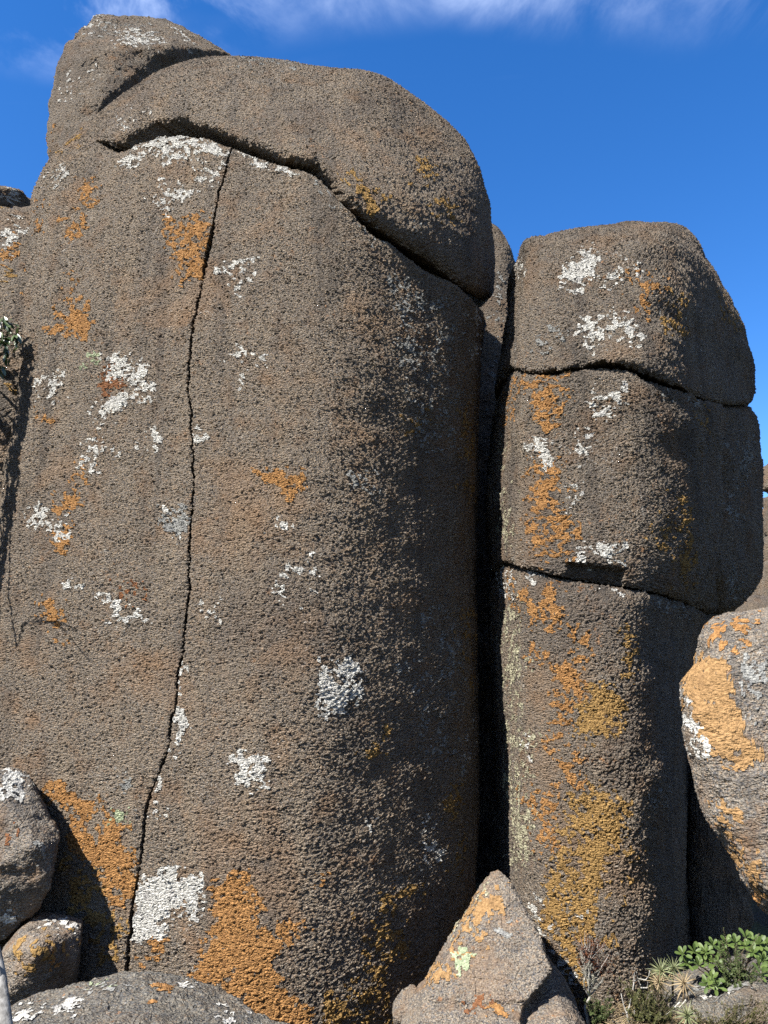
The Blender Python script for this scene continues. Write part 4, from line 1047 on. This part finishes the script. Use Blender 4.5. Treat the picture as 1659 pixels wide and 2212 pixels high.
M['leaf_broad'] = leaf_material('broad_leaf', (0.0340, 0.0578, 0.0145), (0.0723, 0.1020, 0.0255), 0.52, 0.25, 0.25)
M['leaf_dark'] = leaf_material('leathery_leaf', (0.0136, 0.0272, 0.0085), (0.0467, 0.0723, 0.0221), 0.33, 0.5, 0.15)
M['blade'] = leaf_material('spiky_blade', (0.0467, 0.0638, 0.0255), (0.1190, 0.1232, 0.0595), 0.5, 0.3, 0.15)
M['blade_dry'] = leaf_material('dry_blade', (0.1190, 0.0850, 0.0467), (0.2125, 0.1658, 0.0978), 0.7, 0.2, 0.1)
M['heath_olive'] = leaf_material('olive_heath_leaf', (0.0357, 0.0382, 0.0127), (0.0680, 0.0663, 0.0238), 0.6, 0.2, 0.2)
M['heath_green'] = leaf_material('green_heath_leaf', (0.0255, 0.0382, 0.0119), (0.0527, 0.0663, 0.0229), 0.6, 0.2, 0.2)
M['heath_red'] = leaf_material('red_heath_leaf', (0.0723, 0.0255, 0.0127), (0.1190, 0.0510, 0.0187), 0.6, 0.2, 0.2)
M['twig_grey'] = bark_material('grey_twig', (0.1190, 0.1148, 0.1020), (0.2465, 0.2338, 0.2125))
M['twig_brown'] = bark_material('brown_twig', (0.0467, 0.0340, 0.0255), (0.1105, 0.0850, 0.0638))
M['driftwood'] = bark_material('weathered_wood', (0.0638, 0.0612, 0.0578), (0.1615, 0.1573, 0.1513), 60)


class Tubes:
    def __init__(s): s.V, s.F, s.n = [], [], 0
    def add(s, pts, r0, r1, k=5):
        pts = [Vector(p) for p in pts]
        for i, p in enumerate(pts):
            d = (pts[min(i + 1, len(pts) - 1)] - pts[max(i - 1, 0)]).normalized()
            a = d.orthogonal().normalized(); b_ = d.cross(a)
            r = r0 + (r1 - r0) * i / (len(pts) - 1)
            for j in range(k):
                t = 2 * math.pi * j / k
                s.V.append(p + (a * math.cos(t) + b_ * math.sin(t)) * r)
            if i:
                o = s.n + (i - 1) * k
                s.F += [(o + j, o + (j + 1) % k, o + k + (j + 1) % k, o + k + j) for j in range(k)]
        s.n += len(pts) * k
    def build(s, name, mat, parent):
        off = np.array(parent.location) if parent is not None else 0
        return link(name, new_mesh(name, np.array([tuple(v) for v in s.V]) - off, s.F), mat, parent)


def curve(p0, p1, sag, n=8, side=(0, 0, 1), jit=0.0):
    p0, p1, side = Vector(p0), Vector(p1), Vector(side)
    L = (p1 - p0).length
    out = []
    for i in range(n):
        t = i / (n - 1)
        q = p0.lerp(p1, t) + side * (sag * 4 * t * (1 - t))
        if 0 < i < n - 1 and jit: q += Vector([RNG.uniform(-1, 1) for _ in range(3)]) * jit * L
        out.append(q)
    return out


def frame(origin, d, up):
    y = Vector(d).normalized(); x = y.cross(Vector(up))
    if x.length < 1e-3: x = y.orthogonal()
    x.normalize(); z = x.cross(y)
    m = Matrix((x, y, z)).transposed().to_4x4(); m.translation = origin
    return m


def put_leaf(name, me, parent, origin, d, up, size):
    o = bpy.data.objects.new(name, me); COL.objects.link(o); o.parent = parent
    m = frame(Vector(origin) - parent.location, d, up) @ Matrix.Diagonal((size, size, size, 1))
    o.matrix_basis = m
    return o


def rosette(parent, me, c, axis, count, size, spread, name='leaf'):
    axis = Vector(axis).normalized(); a = axis.orthogonal().normalized(); b_ = axis.cross(a)
    ph = RNG.uniform(0, 6.28)
    for i in range(count):
        t = i / max(1, count - 1)
        ang = ph + i * 2.39996
        el = math.radians(spread[0] + (spread[1] - spread[0]) * t + RNG.uniform(-7, 7))
        rad = a * math.cos(ang) + b_ * math.sin(ang)
        d = axis * math.cos(el) + rad * math.sin(el)
        put_leaf(name, me, parent, Vector(c) + d * size * 0.04, d, axis, size * RNG.uniform(0.78, 1.1) * (0.72 + 0.28 * t))


def zc(x, y): return x * 0.2725 + 1206.8, y * 0.2725 + 1920      # units of the enlarged corner to picture units


# broad-leaved shrub, lower right
leafA = leaf_mesh('leaf', M['leaf_broad'], 0.38, 0.64, 0.12, 0.12)
base = Vector(at(1590, 2160, 4.65))
sh = tag(empty('broad_leaved_shrub', base), 'glossy green broad-leaved shrub growing beside the leaning boulder', 'shrub')
tb = Tubes()
for (x, y) in ((985, 520), (1075, 500), (1015, 590), (1110, 610), (1165, 505), (1222, 450), (1285, 490), (1322, 430), (1400, 430), (1482, 385), (1545, 425), (1590, 440), (1600, 505), (1622, 570), (1608, 690), (1185, 575), (1245, 600), (1180, 765), (1250, 785),
               (1215, 715), (1540, 505), (1480, 460), (1590, 625), (1700, 520), (1690, 620), (1640, 450)):
    u, v = zc(x, y)
    Y = 4.62 - 0.34 * (y - 380) / 400 + RNG.uniform(-0.06, 0.06)
    c = Vector(at(u, v, Y))
    ax = Vector((RNG.uniform(-0.35, 0.25), -0.62 + RNG.uniform(-0.2, 0.2), 0.75))
    rosette(sh, leafA, c, ax, RNG.randint(8, 10), 0.056, (22, 82))
    tb.add(curve(base + Vector((RNG.uniform(-.05, .05), 0, 0)), c, 0.05, 7, (0, 0.3, 0.6), 0.02), 0.0045, 0.0022)
tb.build('branches', M['twig_brown'], sh)

# spiky rosettes
bladeG, bladeD = blade_mesh('blade', M['blade']), blade_mesh('blade', M['blade_dry'])
for (x, y, Y, dry, lab) in ((812, 655, 4.30, 0, 'left one of the two green spiky rosettes standing highest'), (906, 632, 4.34, 0, 'right one of the two green spiky rosettes standing highest'),
                            (990, 752, 4.22, 1, 'straw-coloured dry spiky rosette below the green pair'), (1018, 1008, 4.02, 0, 'lone spiky rosette at the bottom edge, its tips straw yellow'),
                            (790, 745, 4.27, 1, 'dull brown spiky rosette behind the olive heath')):
    u, v = zc(x, y); c = Vector(at(u, v, Y)); root = c + Vector((0.01, 0.06, -0.2))
    p = tag(empty('spiky_rosette', root), lab, 'spiky plant', 'spiky rosettes beside the ledge')
    tb = Tubes(); tb.add(curve(root, c, 0.01, 5, (0, 1, 0)), 0.006, 0.005); tb.build('stem', M['twig_brown'], p)
    rosette(p, bladeD if dry else bladeG, c, (RNG.uniform(-.2, .2), -0.6, 0.8), 38, 0.078, (8, 112), 'blade')
    rosette(p, bladeD, c + Vector((0, 0.015, -0.025)), (0, -0.45, 0.9), 14, 0.07, (80, 140), 'blade')


def heath(name, label, cat, root, tips, leafmat, twigmat, leaf=0.007, per=60, fan=6, spread=0.05, r0=0.004, group=None, part='foliage', start=0.35):
    """wiry shrub: fine twigs to every tip, tiny scale leaves along them"""
    root = Vector(root); o = tag(empty(name, root), label, cat, group)
    tb = Tubes(); LV, LF = [], []
    for tip in tips:
        tip = Vector(tip)
        main_ = curve(root, tip, RNG.uniform(-.03, .03), 7, (RNG.uniform(-1, 1), RNG.uniform(-1, 1), 0.2), 0.02)
        tb.add(main_, r0, 0.0012, 4)
        tw = [main_]
        for _ in range(fan):
            k = RNG.randint(2, 5)
            e = Vector(main_[-1]) + Vector((RNG.gauss(0, 1), RNG.gauss(0, 0.8), RNG.gauss(0.1, 0.8))) * spread
            c_ = curve(main_[k], e, RNG.uniform(-.012, .012), 5, (RNG.uniform(-1, 1), 0, 0.3), 0.03); tb.add(c_, 0.0014, 0.0007, 3); tw.append(c_)
        for c_ in tw:
            for _ in range(per):
                t = RNG.uniform(start if c_ is main_ else 0.15, 1) * (len(c_) - 1); i = min(int(t), len(c_) - 2)
                q = c_[i].lerp(c_[i + 1], t - i); ax = (c_[i + 1] - c_[i]).normalized()
                side = ax.orthogonal(); side.rotate(Matrix.Rotation(RNG.uniform(0, 6.28), 3, ax))
                d = (ax * 0.55 + side * 0.8).normalized(); w = d.cross(ax).normalized() * leaf * 0.24
                L = leaf * RNG.uniform(0.7, 1.3); n = len(LV)
                LV += [q, q + d * L * 0.5 + w, q + d * L, q + d * L * 0.5 - w]; LF.append((n, n + 1, n + 2, n + 3))
    tb.build('twigs', twigmat, o)
    off = np.array(root)
    f = link(part, new_mesh(part, np.array([tuple(v) for v in LV]) - off, LF, False), leafmat, o)
    f['kind'] = 'stuff'
    return o


zt_ = lambda x, y, Y: Vector(at(*zc(x, y), Y))
heath('olive_heath', 'olive brown wiry heath bush below the paired spiky rosettes', 'heath shrub', zt_(720, 1180, 4.2), [zt_(x, y, Y) for x, y, Y in ((570, 830, 4.2), (640, 800, 4.25), (690, 830, 4.15), (760, 790, 4.25), (830, 800, 4.25), (600, 900, 4.1), (680, 910, 4.08), (760, 900, 4.1), (840, 890, 4.15),
      (640, 1000, 4.05), (720, 1000, 4.0), (800, 990, 4.05), (870, 1010, 4.05), (560, 960, 4.1))], M['heath_olive'], M['twig_brown'], 0.010, 70, 8, 0.045)
heath('green_heath', 'small dark green heath tuft at the foot of the pillar, bottom edge', 'heath shrub', zt_(330, 1150, 4.2), [zt_(x, y, Y) for x, y, Y in ((270, 920, 4.2), (310, 880, 4.22), (350, 930, 4.2), (390, 960, 4.18), (290, 990, 4.15), (360, 1010, 4.15), (410, 1000, 4.18))],
      M['heath_green'], M['twig_brown'], 0.010, 70, 7, 0.035)
heath('brown_heath', 'brownish green fine-leaved bush growing through the broad-leaved shrub', 'heath shrub', zt_(1430, 980, 4.4), [zt_(x, y, Y) for x, y, Y in ((1330, 500, 4.4), (1400, 470, 4.42), (1300, 570, 4.36), (1370, 600, 4.32), (1440, 560, 4.35), (1310, 660, 4.3), (1390, 690, 4.28), (1460, 650, 4.3),
      (1340, 750, 4.26), (1430, 770, 4.25), (1500, 730, 4.28), (1480, 830, 4.24), (1540, 780, 4.28), (1520, 600, 4.35))], M['heath_green'], M['twig_brown'], 0.011, 60, 8, 0.05)
heath('red_heath', 'rust red heath plant on a crooked grey stem before the pillar', 'heath plant', zt_(243, 800, 4.32), [zt_(x, y, 4.32 + d) for x, y, d in ((180, 410, .02), (205, 380, 0), (240, 390, -.02), (285, 430, .02), (310, 440, 0), (215, 480, -.02), (260, 500, .02), (320, 530, 0), (345, 600, -.02), (380, 610, .02), (300, 620, 0), (190, 540, .0))],
      M['heath_red'], M['twig_grey'], 0.010, 55, 5, 0.028, 0.0045)
tb = Tubes(); ro = [o for o in SC.objects if o.name == 'red_heath'][0]
tb.add([zt_(238, 1120, 4.3), zt_(222, 1010, 4.3), zt_(208, 945, 4.31), zt_(222, 905, 4.31), zt_(246, 865, 4.32), zt_(243, 800, 4.32)], 0.0085, 0.006, 7); tb.build('stem', M['twig_grey'], ro)
heath('grey_heath', 'grey half-dead heath twigs under the rust red plant', 'heath plant', zt_(240, 850, 4.28), [zt_(x, y, 4.27) for x, y in ((200, 600), (235, 570), (270, 620), (215, 680), (290, 700), (320, 745), (255, 720))], leaf_material('grey_heath_leaf', (0.1020, 0.0978, 0.0723), (0.2040, 0.1955, 0.1615), 0.8, 0.1), M['twig_grey'], 0.008, 35, 5, 0.03)
heath('low_heath', 'low brown heath creeping along the bottom edge under the ledge', 'heath shrub', zt_(1250, 1230, 3.95), [zt_(x, y, 3.95) for x, y in ((1100, 1050), (1160, 1030), (1220, 1060), (1290, 1040), (1350, 1060), (1130, 1090), (1400, 1070), (1460, 1060), (1540, 1040), (1620, 1050), (1500, 1000), (1590, 960), (1650, 900))],
      M['heath_olive'], M['twig_brown'], 0.010, 50, 7, 0.045)
LV, LF = [], []
for _ in range(2600):
    x, y = RNG.uniform(420, 1680), RNG.uniform(900, 1110)
    Y = 4.5 - 0.5 * (y - 820) / 260
    q = zt_(x, y, Y) + Vector((0, 0.05, -0.03)); d = Vector((RNG.gauss(0, .6), RNG.gauss(-.2, .4), RNG.uniform(0.15, 1))).normalized(); w = d.orthogonal().normalized() * 0.0014; L_ = RNG.uniform(0.02, 0.06)
    n = len(LV); bend = Vector((RNG.gauss(0, .3), RNG.gauss(0, .3), -0.3)) * L_
    LV += [q - w, q + w, q + d * L_ * .6 + w * .7, q + d * L_ * .6 - w * .7, q + d * L_ + bend * .5]; LF += [(n, n + 1, n + 2, n + 3), (n + 3, n + 2, n + 4, n + 4)]
V_ = np.array([tuple(q) for q in LV]); me = bpy.data.meshes.new('dry_grass'); me.from_pydata(V_.tolist(), [], [f if f[2] != f[3] else f[:3] for f in LF]); me.update()
tag(link('dry_grass', me, M['blade_dry']), 'straw coloured dry grass and litter among the plants at the lower right', kind='stuff')
# bleached dead twigs
for lab, lines in (('forked bleached dead twig standing left of the paired rosettes', (((590, 800), (598, 730), (600, 665)), ((598, 735), (625, 715), (650, 765)), ((617, 660), (622, 712), (690, 722), (715, 690), (724, 645)), ((650, 785), (700, 785), (708, 735)))),
                   ('thin bleached twig with two prongs above the bottom edge', (((560, 1080), (540, 990), (515, 920), (494, 828)), ((540, 990), (560, 930), (572, 870)), ((515, 990), (500, 985)), ((605, 1050), (600, 960)))),
                   ('pale dead twigs tangled along the front of the ledge', (((960, 900), (900, 960), (850, 1000)), ((1010, 880), (960, 940), (930, 930)), ((1480, 960), (1560, 1010), (1640, 1060)), ((1540, 860), (1600, 920), (1650, 990)), ((1500, 740), (1560, 800), (1640, 870))))):
    r = zt_(*lines[0][0], 4.12)
    o = tag(empty('dead_twig', r), lab, 'dead twig', 'bleached twigs among the plants')
    tb = Tubes()
    for ln in lines: tb.add([zt_(x, y, 4.12 + RNG.uniform(-.02, .02)) for x, y in ln], 0.0042, 0.0022, 5)
    tb.build('twig', M['twig_grey'], o)


# shrub reaching in at the left edge
def surf(key, u, v):
    me = ROCKS[key].data; n = len(me.vertices); V = np.empty(n * 3, np.float32); me.vertices.foreach_get('co', V); V = V.reshape(-1, 3)
    a, b_ = proj(V.astype(float)); d = (a - u) ** 2 + (b_ - v) ** 2
    k = np.where(d < 60)[0]
    if not len(k): k = np.array([np.argmin(d)])
    return Vector(V[k[np.argmin(V[k, 1])]].tolist())


leafB = leaf_mesh('leaf', M['leaf_dark'], 0.30, 0.5, 0.12, 0.22, False)
base = Vector(at(-330, 1900, 4.1)); base.z = -0.3
sh = tag(empty('overhanging_shrub', base), 'dark leathery-leaved shrub reaching in at the left edge', 'shrub')
tb = Tubes()
hub = Vector(at(-190, 830, 4.55)); tb.add(curve(base, hub, -0.25, 9, (1, 0, 0), 0.01), 0.016, 0.009, 7)
for (u, v, Y, n) in ((8, 690, 4.96, 9), (20, 705, 4.96, 10), (30, 728, 4.95, 10), (12, 742, 4.94, 11), (18, 765, 4.95, 9), (4, 720, 4.94, 10), (-18, 720, 4.92, 8), (-30, 760, 4.9, 8), (-50, 700, 4.9, 8), (-70, 740, 4.88, 8), (-60, 790, 4.88, 8), (-110, 760, 4.85, 8), (-10, 672, 4.96, 8), (2, 785, 4.94, 9)):
    c = Vector(at(u, v, Y)); cv_ = curve(hub, c, 0.08, 7, (0, 0, 1), 0.01); tb.add(cv_, 0.005, 0.002)
    for i in range(n):
        d = Vector((RNG.uniform(-0.5, 0.75), RNG.uniform(-0.7, 0.3), RNG.uniform(-1.0, 0.25)))
        put_leaf('leaf', leafB, sh, c + Vector((RNG.uniform(-1, 1), RNG.uniform(-1, 1), RNG.uniform(-1, 1))) * 0.025, d, (-0.3, -0.4, 0.85), RNG.uniform(0.065, 0.095))
LV, LF = [], []
lm = np.empty(len(leafB.vertices) * 3, np.float32); leafB.vertices.foreach_get('co', lm); lm = lm.reshape(-1, 3)
lf = [tuple(q.vertices) for q in leafB.polygons]
for _ in range(620):
    v = RNG.uniform(820, 1330); e = float(np.interp(v, [830, 850, 960, 1090, 1200, 1290, 1330], [88, 84, 66, 52, 34, 14, 0]))
    u = e - 4 - abs(RNG.gauss(0, 45))
    q = Vector(at(u, v, 5.0)) + to_sun * RNG.uniform(0.5, 0.75)
    pu, pv = proj(np.array(q))
    if pu > -16: continue
    m = frame(q - sh.location, (RNG.uniform(-0.5, 0.5), RNG.uniform(-0.5, 0.3), -1), (-0.3, -0.4, 0.85)) @ Matrix.Diagonal((0.08, 0.08, 0.08, 1))
    n = len(LV); LV += [tuple(m @ Vector(w.tolist())) for w in lm]; LF += [tuple(n + k for k in w) for w in lf]
fo = link('foliage', new_mesh('foliage', np.array(LV), LF), M['leaf_dark'], sh); fo['kind'] = 'stuff'
# a long bare shoot of it; its shadow lies across the column
ts = Vector(to_sun)
sp = [surf('col_left', u, v) + ts * 0.95 for u, v in ((30, 1400), (44, 1352), (75, 1338), (104, 1341), (126, 1356), (152, 1388), (186, 1428))]
tb.add([hub, Vector(sp[0]).lerp(hub, 0.4) + Vector((0, 0, -0.1))] + sp, 0.008, 0.003, 6)
tb.add([sp[3], sp[3] + (sp[3] - sp[2]) * 0.9, sp[3] + (sp[3] - sp[2]) * 1.8 + Vector((0, 0, -0.03))], 0.006, 0.002, 5)
tb.build('branches', M['twig_brown'], sh)

# weathered branch in the lower left corner
br = tag(empty('weathered_branch', at(20, 2400, 1.7)), 'bleached grey branch leaning in the bottom left corner', 'branch')
tb = Tubes(); tb.add([at(-14, 2025, 1.75), at(-6, 2060, 1.74), at(3, 2110, 1.72), at(8, 2160, 1.70), at(14, 2220, 1.68), at(26, 2330, 1.66), at(40, 2500, 1.65), at(60, 2900, 1.62)], 0.007, 0.016, 9)
tb.add([at(3, 2110, 1.72), at(-10, 2085, 1.71), at(-30, 2070, 1.70)], 0.008, 0.004, 7)
tb.build('wood', M['driftwood'], br)
